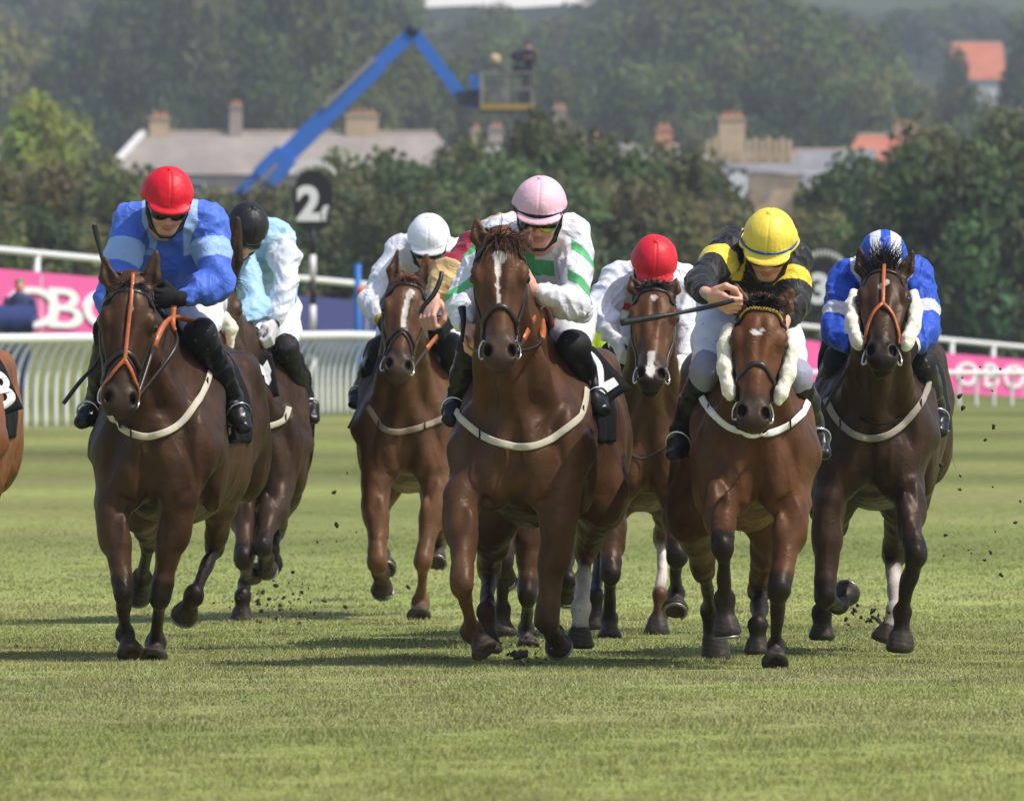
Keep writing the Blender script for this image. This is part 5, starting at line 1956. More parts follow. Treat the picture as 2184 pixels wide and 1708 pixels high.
JK['black'] = make_jockey(dict(Y=60.7, seed=48, label='jockey in pale blue silks and a black cap, head bowed, behind the jockey in blue', jersey=j_lightblue, cap=cap1((.016, .016, .018)),
    hd=(530, 478, .0), rot=(44, 14, 9), sh=[(500, 512), (594, 506)], el=[(548, 655, .02), (612, 600, .1)], ha=[(492, 690, -.14), (582, 698, .0)], bulk=1.05,
    hip=(560, 660, .72), kn=[(520, 740), (608, 745)], an=[(505, 840), (648, 845)], toe=[(495, 860), (668, 880)],
    hand=[dict(glove=GLV), dict(glove=np.array(srgb(200, 198, 200)), cuff=np.array((.02, .02, .02)))], breech_fn=black_knee, hk=.98, peak=0))
for nm in list(HORSES):
    pass
WB = [(.010, .010, .011)]
whip([W(200, 479, 50.86), W(206, 505, 50.86), W(220, 565, 50.85), W(228, 640, 50.86), W(222, 720, 50.85), W(208, 770, 50.85), W(170, 815, 50.84), W(135, 861, 50.83)], [.011, .011, .006, .0045, .0045, .006, .009, .009], WB, 'long black whip bent behind the head of the bay with the orange strap')
whip([W(1566, 640, 48.98), W(1530, 650, 48.97), W(1490, 659, 48.98), W(1440, 669, 48.95), W(1400, 676, 48.93), W(1324, 689, 48.9)], [.009, .010, .010, .0065, .012, .013], WB, 'black whip held out sideways by the jockey in black and yellow')
whip([W(942, 580, 53.0), W(938, 600, 52.98), W(925, 628, 52.96), W(905, 652, 52.95), W(897, 668, 52.95)], [.010, .011, .011, .010, .010], WB, 'black whip gripped in the bare hand of the jockey in tan')
whip([W(985, 655, 49.70), W(988, 680, 49.68), W(987, 705, 49.66), W(984, 730, 49.66)], [.017, .012, .009, .009], WB, 'black whip handle held upright by the leading jockey')
whip([W(808, 760, 61.6), W(800, 790, 61.55), W(775, 845, 61.5), W(755, 890, 61.45), W(744, 914, 61.45)], [.006, .008, .007, .008, .010], WB, 'black whip hanging beside the boot of the jockey in the white cap')
whip([W(1832, 748, 51.8), W(1800, 800, 51.85), W(1770, 850, 51.9), W(1745, 895, 51.9)], [.008, .008, .007, .007], WB, 'black whip beside the shoulder of the dark bay with the orange nose strap')
# ------------------------------------------------------------------ hoardings, signs and people at the rails
hoarding(-160, 330, M['pink'], 'bright pink hoarding with big white letters at the left', [('O', 66, 655, .66), ('B', 132, 657, .66), ('O', 226, 660, .66)])
hoarding(575, 800, M['navy'], 'dark blue hoarding between the pale blue jockey and the white capped jockey')
hoarding(1440, 2380, M['pink'], 'long pink hoarding with faded white letters behind the dark bay at the right', [('O', 2060, 797, .55), ('B', 2110, 800, .55), ('O', 2160, 803, .55), ('B', 1520, 760, .5)])


def furlong_sign(x, y, Y, digit, label):
    s = FD / Y
    c = W(x, y, Y)
    z = float(ground_z(c[0], Y))
    t = thing('furlong_marker', (c[0], Y, z), label, 'sign', 'furlong markers beyond the rail')
    w, h = 84 / 123.0, 132 / 123.0
    poly = [(c[0] + w / 2 * math.copysign(abs(math.cos(a)) ** .85, math.cos(a)), c[2] + h / 2 * math.copysign(abs(math.sin(a)) ** .9, math.sin(a))) for a in np.linspace(0, 2 * math.pi, 28, endpoint=False)]
    MB().prism(poly, Y, Y + .05).build('board', M['signblack'], t)
    for ch, dx, dz, sz in ((digit, -.07, -.03, .62), ('f', .20, -.20, .27)):
        V, F = text_mesh(ch, 1.0, .01, .045)
        hh = V[:, 1].max() - V[:, 1].min()
        Vw = [(c[0] + dx + v[0] * sz / hh, Y - .012 + v[2], c[2] + dz + (v[1] - (V[:, 1].max() + V[:, 1].min()) / 2) * sz / hh) for v in V]
        mesh_obj('numeral', Vw, F, M['letter'], t, smooth=False)
    mb = MB()
    for i, a in enumerate(np.linspace(-.95, .95, 13)):
        px, pz = c[0] + math.sin(a) * .46, c[2] + .28 + math.cos(a) * .40
        mb.box((px, Y - .006, pz), (.035, .012, .11), col=None)
    mb.build('arched_lettering', M['letter'], t)
    zt = c[2] - h / 2
    n = 7
    for i in range(n):
        za, zb = z + (zt + .05 - z) * i / n, z + (zt + .05 - z) * (i + 1) / n
        MB().tube([(c[0], Y + .03, za), (c[0], Y + .03, zb)], .055, n=10).build('pole_band', M['rail'] if i % 2 else M['signblack'], t, smooth=True)


furlong_sign(667, 430, 214, '2', 'black furlong board with a white 2 on a banded pole below the blue boom')
furlong_sign(1756, 612, 244, '3', 'furlong board with a white 3 beside the shoulder of the jockey in black and yellow')
p = W(763, 672, 192)
zg = float(ground_z(p[0], 192))
t = thing('marker_post', (p[0], 192, zg), 'bright blue upright post beside the white capped jockey', 'post')
MB().tube([(p[0], 192, zg - .1), (p[0], 192, W(0, 563, 192)[2])], .055, n=10).build('shaft', M['bluepost'], t, smooth=True)
e = W(770, 622, 191.9)
MB().tube([(e[0] - .05, 191.9, e[2]), (e[0], 191.88, e[2] + .01), (e[0] + .06, 191.9, e[2] - .02)], [.05, .09, .05], n=8).build('flag', M['orange'], t, smooth=True)


def bystander(x, ytop, Y, hgt, cols, label, arms=0, squat=1.0):
    """small person: body, hair, jacket and trousers"""
    c = W(x, ytop, Y)
    gz_ = c[2] - hgt
    f = Field()
    k = hgt / 1.72
    P_ = lambda a, b, z: np.array((c[0] + a * k, Y + b * k, gz_ + z * k))
    f.ell(P_(0, 0, 1.60), np.array((.078, .10, .118)) * k, k=.02, c=0)
    f.ell(P_(0, -.10, 1.58), np.array((.016, .02, .024)) * k, k=.01, c=0)
    f.seg(P_(0, 0, 1.40), P_(0, 0, 1.56), .055 * k, .055 * k, k=.02, c=0)
    f.chain([P_(0, 0, 1.40), P_(0, 0, 1.15), P_(0, 0, .92)], [(.17 * k, .10 * k), (.15 * k, .10 * k), (.16 * k, .11 * k)], k=.05, c=1)
    for s_ in (-1, 1):
        f.chain([P_(.20 * s_, 0, 1.37), P_(.25 * s_, .0, 1.10), P_(.20 * s_ * (1 - arms), -.2 - .1 * arms, 1.02 + .35 * arms)], [.06 * k, .05 * k, .04 * k], k=.03, c=1)
        f.ell(P_(.20 * s_ * (1 - arms), -.25 - .1 * arms, 1.02 + .38 * arms), .045 * k, k=.02, c=0)
        f.chain([P_(.09 * s_, 0, .92), P_(.10 * s_, -.02, .5), P_(.10 * s_, 0, .08)], [.09 * k, .065 * k, .05 * k], k=.03, c=2)
        f.seg(P_(.10 * s_, .02, .04), P_(.10 * s_, -.16, .03), .04 * k, .035 * k, k=.03, c=3)
    f.build(h=.016 * k)
    V, F, ids = f.mesh(1)
    o = mesh_obj('person', V, F, M['cloth'], cols=np.array([SKIN, cols[1], cols[2], (.02, .02, .02)])[ids], origin=(c[0], Y, gz_))
    tag(o, label, 'person')
    hf = Field()
    hf.ell(P_(0, .015, 1.635), np.array((.085, .105, .10)) * k, k=.01)
    hf.cut(P_(0, -.03, 1.60), (0, -.6, -.8))
    hf.build(h=.014 * k)
    V, F, ids = hf.mesh(1)
    mesh_obj('hair', V, F, M['cloth'], o, cols=np.tile(cols[0], (len(V), 1)))
    return o


bystander(42, 594, 196, 1.7, [(.30, .20, .12), (.05, .07, .16), (.03, .03, .04)], 'bareheaded spectator standing in front of the pink hoarding')
bystander(664, 612, 231, 1.66, [(.10, .06, .04), srgb(190, 60, 60), (.05, .05, .06)], 'spectator in a red top behind the dark blue hoarding')
bystander(1290, 668, 205, 1.62, [(.20, .14, .08), srgb(214, 232, 40), (.30, .30, .32)], 'steward in a yellow green vest between the leading jockey and the second red cap')
a_, b_ = W(-80, 650, 193), W(72, 652, 194.5)
zb_ = W(0, 706, 193)[2]
mb = MB()
g_ = 12
V, F = [], []
for i in range(g_ + 1):
    q_ = a_ + (b_ - a_) * i / g_
    off = .03 * math.sin(i * 1.9)
    for dy in (0, .03):
        V.append((q_[0], q_[1] + off + dy, q_[2] + .01 * math.sin(i * 2.2))); V.append((q_[0] + .01 * math.sin(i * 3), q_[1] + off * 1.6 + dy, zb_))
for i in range(g_):
    a = i * 4
    F += [(a, a + 1, a + 5, a + 4), (a + 2, a + 6, a + 7, a + 3), (a, a + 4, a + 6, a + 2), (a + 1, a + 3, a + 7, a + 5)]
F += [(0, 2, 3, 1), (g_ * 4, g_ * 4 + 1, g_ * 4 + 3, g_ * 4 + 2)]
mb.add(V, F)
tag(mb.build('banner', M['navycloth'], smooth=True, origin=tuple((a_ + b_) / 2)), 'navy cloth banner hung in front of the pink hoarding at the left edge', 'banner')
V, F = [], []
for i, (x, y) in enumerate(((-60, 722), (66, 716), (64, 800), (52, 888), (-60, 900))):
    V += [W(x, y, 163), W(x, y, 163.05)]
n = 5
F = [tuple(range(0, 10, 2)), tuple(range(9, 0, -2))] + [(2 * i, 2 * i + 1, (2 * i + 3) % 10, (2 * i + 2) % 10) for i in range(n)]
mb = MB(); mb.add(V, F)
tag(mb.build('banner', M['navycloth'], origin=tuple(W(10, 890, 163))), 'navy sheet hanging behind the curved rail posts at the left edge', 'banner')


# ------------------------------------------------------------------ the boom lift
def boom_lift():
    Y = 440.0
    Pq = lambda x, y, d=0: W(x, y, Y + d)
    bx = Pq(338, 604)
    z = float(ground_z(bx[0], Y))
    t = thing('boom_lift', (bx[0], Y, z), 'tall blue boom lift reaching over the houses with a camera cage', 'boom lift')
    mb = MB()
    mb.box((bx[0], Y, z + .75), (2.3, 5.0, .7)); mb.box((bx[0], Y + .4, z + 1.5), (2.0, 2.6, .9))
    mb.build('chassis', M['boom'], t)
    for sx in (-1, 1):
        for sy in (-1, 1):
            mbw = MB(); mbw.tube([(bx[0] + sx * .9, Y + sy * 1.7, z + .5), (bx[0] + sx * 1.3, Y + sy * 1.7, z + .5)], .5, n=20)
            mbw.build('wheel', M['tyre'], t)
    MB().beam(Pq(338, 604), Pq(598, 345), .80, .82).build('lower_boom', M['boom'], t)
    MB().beam(Pq(560, 383, -.02), Pq(612, 331, -.02), .92, .96).build('boom_collar', M['boom'], t)
    MB().beam(Pq(600, 343), Pq(806, 139), .62, .66).build('middle_boom', M['boom'], t)
    MB().beam(Pq(798, 147), Pq(882, 68), .46, .5).build('upper_boom', M['boom'], t)
    MB().beam(Pq(690, 230, -.35), Pq(800, 124, -.35), .10, .14).build('hose_track', M['cage'], t)
    MB().beam(Pq(470, 470, -.44), Pq(590, 352, -.44), .10, .10).build('ram', M['yellow'], t)
    k = MB(); k.tube([Pq(880, 64, -.3), Pq(880, 64, .3)], .24, n=14); k.build('knuckle', M['boomdark'], t, smooth=True)
    MB().beam(Pq(884, 72), Pq(985, 206), .40, .44).build('jib', M['boom'], t)
    k = MB(); k.beam(Pq(975, 212), Pq(1034, 206), .5, .55); k.build('cage_mount', M['boomdark'], t)
    MB().beam(Pq(1012, 160), Pq(1012, 232), .35, .35).build('mount_bracket', M['boom'], t)
    # the cage
    x0, x1, zf, zt, zm = Pq(1026, 0)[0], Pq(1136, 0)[0], Pq(0, 234)[2], Pq(0, 156)[2], Pq(0, 190)[2]
    cg = MB()
    for yy in (Y - .45, Y + .45):
        for zz in (zt, zm):
            cg.beam((x0, yy, zz), (x1, yy, zz), .05, .05)
        for xx in (x0, x0 + .06, (x0 + x1) / 2, x1 - .02, x1):
            cg.beam((xx, yy, zf), (xx, yy, zt if xx != x0 + .06 else zt - .1), .055, .055)
    for xx in (x0, x1):
        for zz in (zt, zm):
            cg.beam((xx, Y - .42, zz), (xx, Y + .42, zz), .05, .05)
        cg.beam((xx, Y - .2, zf), (xx, Y - .2, zm), .14, .05)
    cg.build('cage_frame', M['cage'], t)
    fl = MB(); fl.box(((x0 + x1) / 2, Y, zf - .06), (x1 - x0 + .1, 1.0, .08)); fl.build('cage_floor', M['boomdark'], t)
    MB().box(((x0 + x1) / 2, Y - .48, zf + .08), (x1 - x0 + .02, .03, .22)).build('toe_board', M['yellow'], t)
    MB().box((x0 + .62, Y - .30, zf + .42), (.75, .05, .50)).build('control_box', M['cage'], t)
    ms = MB()
    for i in range(9):
        xx = x0 + (x1 - x0) * (i + .5) / 9
        ms.beam((xx, Y - .44, zf), (xx, Y - .44, zm), .018, .018)
        ms.beam((xx, Y + .44, zf), (xx, Y + .44, zt), .018, .018)
    ms.build('cage_mesh', M['cage'], t)
    MB().box((x1 - .32, Y + .1, zf + .3), (.4, .5, .6)).build('equipment_case', M['boomdark'], t)
    c = Pq(1055, 128)
    lb = MB(); lb.tube([(c[0], Y, zt), (c[0], Y, c[2])], .03, n=8); lb.build('lamp_stem', M['cage'], t)
    lb = MB(); lb.tube([(c[0], Y, c[2] - .2), (c[0], Y, c[2] - .12), (c[0], Y, c[2] + .12), (c[0], Y, c[2] + .2)], [.10, .2, .2, .08], n=12)
    lb.build('beacon', M['stone'], t, smooth=True)


boom_lift()
bystander(1127, 92, 440.1, 1.78, [(.02, .02, .025), (.035, .030, .045), (.05, .05, .08)], 'camera operator in dark clothes standing in the raised cage of the boom lift', arms=.5)


cb = W(1104, 120, 439.9)
mb = MB()
mb.box((cb[0], 439.8, cb[2]), (.34, .6, .34)); mb.tube([(cb[0] - .05, 439.5, cb[2]), (cb[0] - .12, 439.1, cb[2] - .04)], [.11, .14], n=10)
mb.beam((cb[0], 439.8, cb[2] - .15), (cb[0] + .05, 439.85, cb[2] - .75), .09, .09); mb.box((cb[0] + .06, 439.85, cb[2] - .5), (.5, .3, .3))
tag(mb.build('video_camera', M['boomdark'], origin=tuple(cb)), 'dark video camera on its mount in front of the operator in the raised cage', 'camera')


# ------------------------------------------------------------------ houses beyond the hedge
def house(xa, xb, yr, ye, Y, depth, wall, roof, name, label, chimneys=(), windows=(), skew=None, hip=0, group=None):
    s = FD / Y
    A, B_ = W(xa, 0, Y)[0], W(xb, 0, Y)[0]
    zr, ze = W(0, yr, Y)[2], W(0, ye, Y)[2]
    z = float(ground_z((A + B_) / 2, Y))
    t = thing(name, ((A + B_) / 2, Y, z), label, 'house', group)
    MB().box(((A + B_) / 2, Y, (z - 1 + ze) / 2), (B_ - A, depth, ze - z + 1)).build('wall', M[wall], t)
    o = .25
    y0, y1, ym = Y - depth / 2 - o, Y + depth / 2 + o, Y
    hp = hip
    V = [(A - o, y0, ze - .1), (B_ + o, y0, ze - .1), (B_ + o, y1, ze - .1), (A - o, y1, ze - .1), (A - o + hp, ym, zr), (B_ + o - hp, ym, zr)]
    F = [(0, 1, 5, 4), (2, 3, 4, 5), (1, 2, 5), (3, 0, 4), (0, 3, 2, 1)]
    rb = MB(); rb.add(V, F)
    ro = rb.build('roof', M[roof], t)
    rd = MB(); rd.tube([(A - o + hp, ym, zr + .03), (B_ + o - hp, ym, zr + .03)], .12, n=8); rd.build('ridge', M['stonegrey'], ro)
    if skew:
        mb = MB()
        for xx, hh in ((A - o, 0), (B_ + o, 1)):
            if hh == 1 and skew == 1: continue
            mb.beam((xx + hp * 0, y0 - .05, ze - .05), (xx + hp, ym, zr + .12), .45, .22)
            mb.beam((xx + hp * 0, y1 + .05, ze - .05), (xx + hp, ym, zr + .12), .45, .22)
        mb.build('skew_coping', M['render'], ro)
    for cx_, top, w, pots, mat in chimneys:
        c = W(cx_, top, Y)
        zb2 = zr - .6
        k = MB(); k.box((c[0], Y, (zb2 + c[2] - .35) / 2), (w, .8, c[2] - .35 - zb2)); k.box((c[0], Y, c[2] - .42), (w + .16, .96, .14))
        ch = k.build('chimney', M[mat], ro)
        kp = MB()
        for i in range(pots):
            px_ = c[0] + (i - (pots - 1) / 2) * (w * .8 / max(pots, 1))
            kp.tube([(px_, Y, c[2] - .36), (px_, Y, c[2] - .05), (px_, Y, c[2])], [.13, .10, .13], n=8)
        if pots: 
            o_ = kp.build('chimney_pots', M['pot'], t)
    for wx, wt, wb, ww in windows:
        a, b = W(wx, wt, Y), W(wx, wb, Y)
        wf = MB(); wf.box((a[0], Y - depth / 2 - .03, (a[2] + b[2]) / 2), (ww + .18, .08, a[2] - b[2] + .18))
        wo = wf.build('window', M['render'], t)
        wg = MB()
        for dx in (-.25, .25):
            for dz in (-.25, .25):
                wg.box((a[0] + dx * ww, Y - depth / 2 - .08, (a[2] + b[2]) / 2 + dz * (a[2] - b[2])), (ww * .44, .03, (a[2] - b[2]) * .44))
        wg.build('pane', M['glass'], wo)
    return t


house(236, 1000, 284, 372, 800, 8, 'stonegrey', 'tileroof', 'long_cottage', 'long low stone house with a brown grey roof and pale chimneys behind the blue boom',
      [(340, 238, 1.25, 3, 'stone'), (503, 214, .8, 2, 'stonegrey'), (772, 232, 2.1, 4, 'stone')], [(420, 392, 428, 1.0), (560, 392, 428, 1.0), (860, 392, 428, 1.0)], skew=1, hip=2.4)
house(990, 1290, 308, 360, 780, 7, 'stonegrey', 'slate', 'slate_house', 'slate roofed house showing only its row of tan chimneys over the hedge',
      [(1015, 264, .6, 1, 'stone'), (1057, 260, .9, 2, 'stonegrey'), (1104, 258, .55, 1, 'stone'), (1146, 248, .7, 1, 'stone'), (1192, 220, .85, 2, 'stonegrey'), (1238, 268, .6, 1, 'stone')], [])
house(1255, 1440, 312, 360, 790, 7, 'stonegrey', 'slate', 'small_house', 'small slate house with one tan double chimney right of the pink cap',
      [(1270, 280, .5, 1, 'stone'), (1416, 262, 1.0, 2, 'pot')], [])
house(1500, 1700, 330, 372, 760, 8, 'stone', 'slate', 'stone_house', 'sandstone house with a crenellated parapet and a broad pale chimney above the yellow cap',
      [(1561, 238, 1.6, 4, 'stone')], [(1572, 362, 425, 1.1)])
zc = W(0, 300, 752)
mb = MB()
for i in range(13):
    x = 1512 + i * 14.4
    c = W(x, 318, 754)
    mb.box((c[0], 755.4, c[2]), (.27, .5, 1.5 if i % 2 else 1.15))
c = W(1600, 335, 754)
mb.box((c[0], 755.5, c[2]), (5.2, .45, .7))
par = [o for o in bpy.data.objects if o.name.startswith('stone_house')][0]
mb.build('parapet', M['stone'], par)
house(1700, 1860, 322, 372, 785, 7, 'render', 'slate', 'slate_house', 'grey slate house with white walls and a dark gable right of the stone parapet',
      [], [(1730, 372, 420, .9)])
sh_ = [o for o in bpy.data.objects if o.name == 'slate_house.001'][0]
g0, g1, g2 = W(1740, 398, 781), W(1812, 398, 781), W(1776, 356, 781)
mb = MB(); mb.prism([(g0[0], g0[2]), (g1[0], g1[2]), (g2[0], g2[2])], 780.2, 783)
mb.build('gable', M['boomdark'], sh_)
for par_, x_, ya_, yb_, w_ in ((par, 1572, 366, 432, 1.15), (sh_, 1730, 370, 426, 1.0)):
    a, b = W(x_, ya_, 752), W(x_, yb_, 752)
    mb = MB(); mb.prism([(a[0] - w_ / 2, b[2]), (a[0] + w_ / 2, b[2]), (a[0] + w_ / 2, a[2] - .35), (a[0], a[2]), (a[0] - w_ / 2, a[2] - .35)], 750.5, 756)
    mb.build('white_gable', M['render'], par_)
house(1800, 1950, 290, 352, 830, 9, 'stonegrey', 'pantile', 'pantile_house', 'house with an orange pantile roof and a twin chimney at the right of the village',
      [(1930, 256, 1.5, 3, 'stone')], [], hip=1.2)
house(2028, 2136, 92, 172, 1250, 12, 'render', 'pantile', 'hill_house', 'far house with a bright orange roof and pale gable up on the wooded hill', [], [(2070, 182, 198, 1.2)], hip=.15)
house(-60, 40, 302, 360, 620, 6, 'stone', 'slate', 'edge_house', 'sandstone house end at the left edge below the bright green tree', [(22, 296, .8, 2, 'stone')], [(14, 345, 375, .6)])
house(1228, 1268, 188, 206, 1300, 6, 'render', 'tileroof', 'distant_cottage', 'tiny pale cottage among the far trees right of the camera cage', [], [])


# ------------------------------------------------------------------ trees and shrubs
def mat_leaf(name):
    m, nt, b = new_mat(name)
    nt.nodes.remove(b)
    out = nt.nodes['Material Output']
    at = node(nt, 'ShaderNodeAttribute', attribute_name='Col')
    oi = node(nt, 'ShaderNodeObjectInfo')
    mx = node(nt, 'ShaderNodeMix', data_type='RGBA', blend_type='MULTIPLY'); mx.inputs[0].default_value = 1
    nt.links.new(at.outputs['Color'], mx.inputs[6]); nt.links.new(oi.outputs['Color'], mx.inputs[7])
    df = node(nt, 'ShaderNodeBsdfDiffuse'); tr = node(nt, 'ShaderNodeBsdfTranslucent')
    m1 = node(nt, 'ShaderNodeMixShader'); m1.inputs[0].default_value = .3
    nt.links.new(mx.outputs[2], df.inputs[0]); nt.links.new(mx.outputs[2], tr.inputs[0])
    nt.links.new(df.outputs[0], m1.inputs[1]); nt.links.new(tr.outputs[0], m1.inputs[2])
    nt.links.new(m1.outputs[0], out.inputs[0])
    return m


M['leaf'] = mat_leaf('leaves')
M['bark'] = mat_plain('bark', (.05, .04, .03), rough=.9, var=.3, vscale=6)


def crown_mesh(seed, n, leaf, nclump, ragged=.5, low=-.8, boxy=False):
    """unit-sized crown: leaf-clump faces in rounded sprays; height 0..1 is set by the object's scale"""
    g = np.random.default_rng(seed)
    cs, rs = [], []
    for i in range(nclump):
        d = unit(g.normal(size=3)); d[2] = d[2] if d[2] > low else abs(d[2])
        rr = .45 + .40 * g.random()
        cs.append(d * rr * np.array((1, 1, .95))); rs.append(.20 + .22 * g.random())
    cs.append(np.zeros(3)); rs.append(.55)
    cs, rs = np.array(cs), np.array(rs)
    if boxy: cs = np.sign(cs) * np.abs(cs) ** .75
    w = rs ** 2; w /= w.sum()
    k = g.choice(len(cs), n, p=w)
    d = g.normal(size=(n, 3)); d /= np.linalg.norm(d, axis=1, keepdims=True)
    P = cs[k] + d * (rs[k] * (1 - ragged * .5 * g.random(n) ** 2))[:, None]
    nn = d * .9 + g.normal(size=(n, 3)) * .55 + np.array((0, 0, .35))
    nn /= np.linalg.norm(nn, axis=1, keepdims=True)
    u = np.cross(nn, g.normal(size=(n, 3))); u /= np.linalg.norm(u, axis=1, keepdims=True)
    v = np.cross(nn, u)
    L = (leaf * (.6 + .8 * g.random(n)))[:, None]
    V = np.stack([P - u * L - v * L * .3, P + v * L * .8 - u * L * .1, P + u * L + v * L * .2, P - v * L * .8 + u * L * .2], 1).reshape(-1, 3)
    F = np.arange(n * 4).reshape(-1, 4)
    cl = np.stack([1 + .12 * g.normal(size=len(cs)), 1 + .08 * g.normal(size=len(cs)), 1 + .1 * g.normal(size=len(cs))], 1) * (1 + .22 * g.normal(size=(len(cs), 1)))
    c = np.array((.062, .082, .030)) * np.clip(cl[k], .5, 1.7) * (.88 + .24 * g.random(n))[:, None]
    col = np.repeat(c[:, None], 4, 1).reshape(-1, 3)
    me = bpy.data.meshes.new('crown')
    me.vertices.add(len(V)); me.vertices.foreach_set('co', V.astype(f4).ravel())
    me.loops.add(n * 4); me.loops.foreach_set('vertex_index', F.ravel().astype(np.int32))
    me.polygons.add(n); me.polygons.foreach_set('loop_start', np.arange(0, n * 4, 4, dtype=np.int32))
    me.update(calc_edges=True)
    a = me.color_attributes.new('Col', 'FLOAT_COLOR', 'POINT')
    c4 = np.ones((len(V), 4), dtype=f4); c4[:, :3] = np.clip(col, .004, 1)
    a.data.foreach_set('color', c4.ravel())
    me.materials.append(M['leaf'])
    return me


def trunk_mesh(seed):
    g = np.random.default_rng(seed)
    mb = MB()
    mb.tube([(0, 0, -.1), (.02, 0, .3), (-.02, .02, .62)], [.06, .045, .028], n=9)
    for i in range(6):
        a = g.random() * 6.28; z0 = .25 + .3 * g.random()
        mb.tube([(0, 0, z0), (math.cos(a) * .16, math.sin(a) * .16, z0 + .16), (math.cos(a) * .30, math.sin(a) * .30, z0 + .36)], [.026, .018, .006], n=6)
    o = mb.build('trunk', M['bark'], None, smooth=True)
    me = o.data
    bpy.data.objects.remove(o)
    return me


SHC = [crown_mesh(100 + i, 7000, .046, 40, ragged=.8, boxy=True) for i in range(5)]
TRC = [crown_mesh(200 + i, 6500, .044, 46, ragged=.7) for i in range(6)]
TRK = [trunk_mesh(300 + i) for i in range(3)]


def plant(name, x, ytop, wpx, Y, tint, label, cat, group, seed, low=.15, base=None):
    s = FD / Y
    g = np.random.default_rng(seed)
    c = W(x, ytop, Y)
    z = float(ground_z(c[0], Y))
    Ht = max(c[2] - z, 1.0)
    r = wpx / s / 2
    t = thing(name, (c[0], Y, z), label, cat, group)
    me = (SHC if name == 'shrub' else TRC)[seed % (5 if name == 'shrub' else 6)]
    cr = bpy.data.objects.new('crown', me); COL.objects.link(cr); cr.parent = t
    zc_ = Ht * (.5 + low / 2); rz = Ht * (1 - low) / 2
    cr.location = (0, 0, zc_)
    cr.scale = (r, r, rz * 1.16)
    cr.rotation_euler = (0, 0, g.random() * 6.28)
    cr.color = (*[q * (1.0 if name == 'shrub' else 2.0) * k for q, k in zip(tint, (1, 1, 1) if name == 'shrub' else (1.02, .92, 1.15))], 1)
    tk = bpy.data.objects.new('trunk', TRK[seed % 3]); COL.objects.link(tk); tk.parent = t
    tk.scale = (r * .8, r * .8, Ht * .9)
    return t


def prof(x):
    return np.interp(x, [-80, 0, 120, 200, 320, 430, 560, 660, 760, 850, 1000, 1100, 1250, 1400, 1500, 1570, 1740, 1800, 1900, 1960, 2040, 2184, 2300],
                     [380, 370, 372, 376, 430, 412, 396, 372, 352, 338, 332, 306, 292, 304, 356, 436, 436, 378, 318, 290, 276, 268, 270])


LM = [(60, 'the spectator at the pink hoarding'), (360, 'the red cap of the jockey in blue'), (530, 'the black cap'), (668, 'the furlong board with the 2'), (763, 'the blue post'), (914, 'the white cap'),
      (1152, 'the pink cap'), (1397, 'the second red cap'), (1640, 'the yellow cap'), (1748, 'the furlong board with the 3'), (1883, 'the striped cap'), (2100, 'the pink hoarding at the right')]


def near_lm(x):
    a = min(LM, key=lambda q: abs(q[0] - x))
    d = x - a[0]
    return ('directly behind ' if abs(d) < 35 else ('left of ' if d < 0 else 'right of ')) + a[1], a[1]


used_labels = {}


def uniq(base, x):
    ph, _ = near_lm(x)
    l = base + ' ' + ph
    n = used_labels.get(l, 0); used_labels[l] = n + 1
    return l if n == 0 else l.replace(base, base + (', second one', ', third one', ', fourth one')[min(n - 1, 2)])


gsh = np.random.default_rng(55)
sd = 0
for row, (Ya, dy0, step, wid, nm) in enumerate(((322, 74, 110, 330, 'low olive shrub'), (362, -4, 96, 320, 'tall dark shrub'))):
    x = -60 + 40 * row
    while x < 2260:
        tt = np.array((2.15, 2.0, 2.55)) * (.75 + .4 * gsh.random()) * np.array((1.0 + .12 * gsh.normal(), 1, 1))
        if x < 330: tt = tt * np.array((1.08, .92, .86))
        plant('shrub', x, prof(x) + 24 + (34 if 1470 < x < 1800 else 14 if 930 < x < 1320 else 0) + dy0 + gsh.normal() * 14, wid * (.85 + .4 * gsh.random()) * (.75 if 1440 < x < 1820 else 1), Ya + gsh.random() * 14, tuple(tt), uniq(nm, x), 'shrub', 'shrubs of the hedge beyond the rails', sd, low=.02)
        sd += 1
        x += step * (.8 + .4 * gsh.random())
plant('tree', 95, 220, 275, 520, (2.4, 2.35, 1.1), 'bright yellow green rounded tree at the left edge', 'tree', None, 3, low=.2)
plant('tree', 235, 345, 120, 540, (1.3, 1.15, .9), 'small mid green tree beside the gable of the long house', 'tree', None, 4, low=.1)
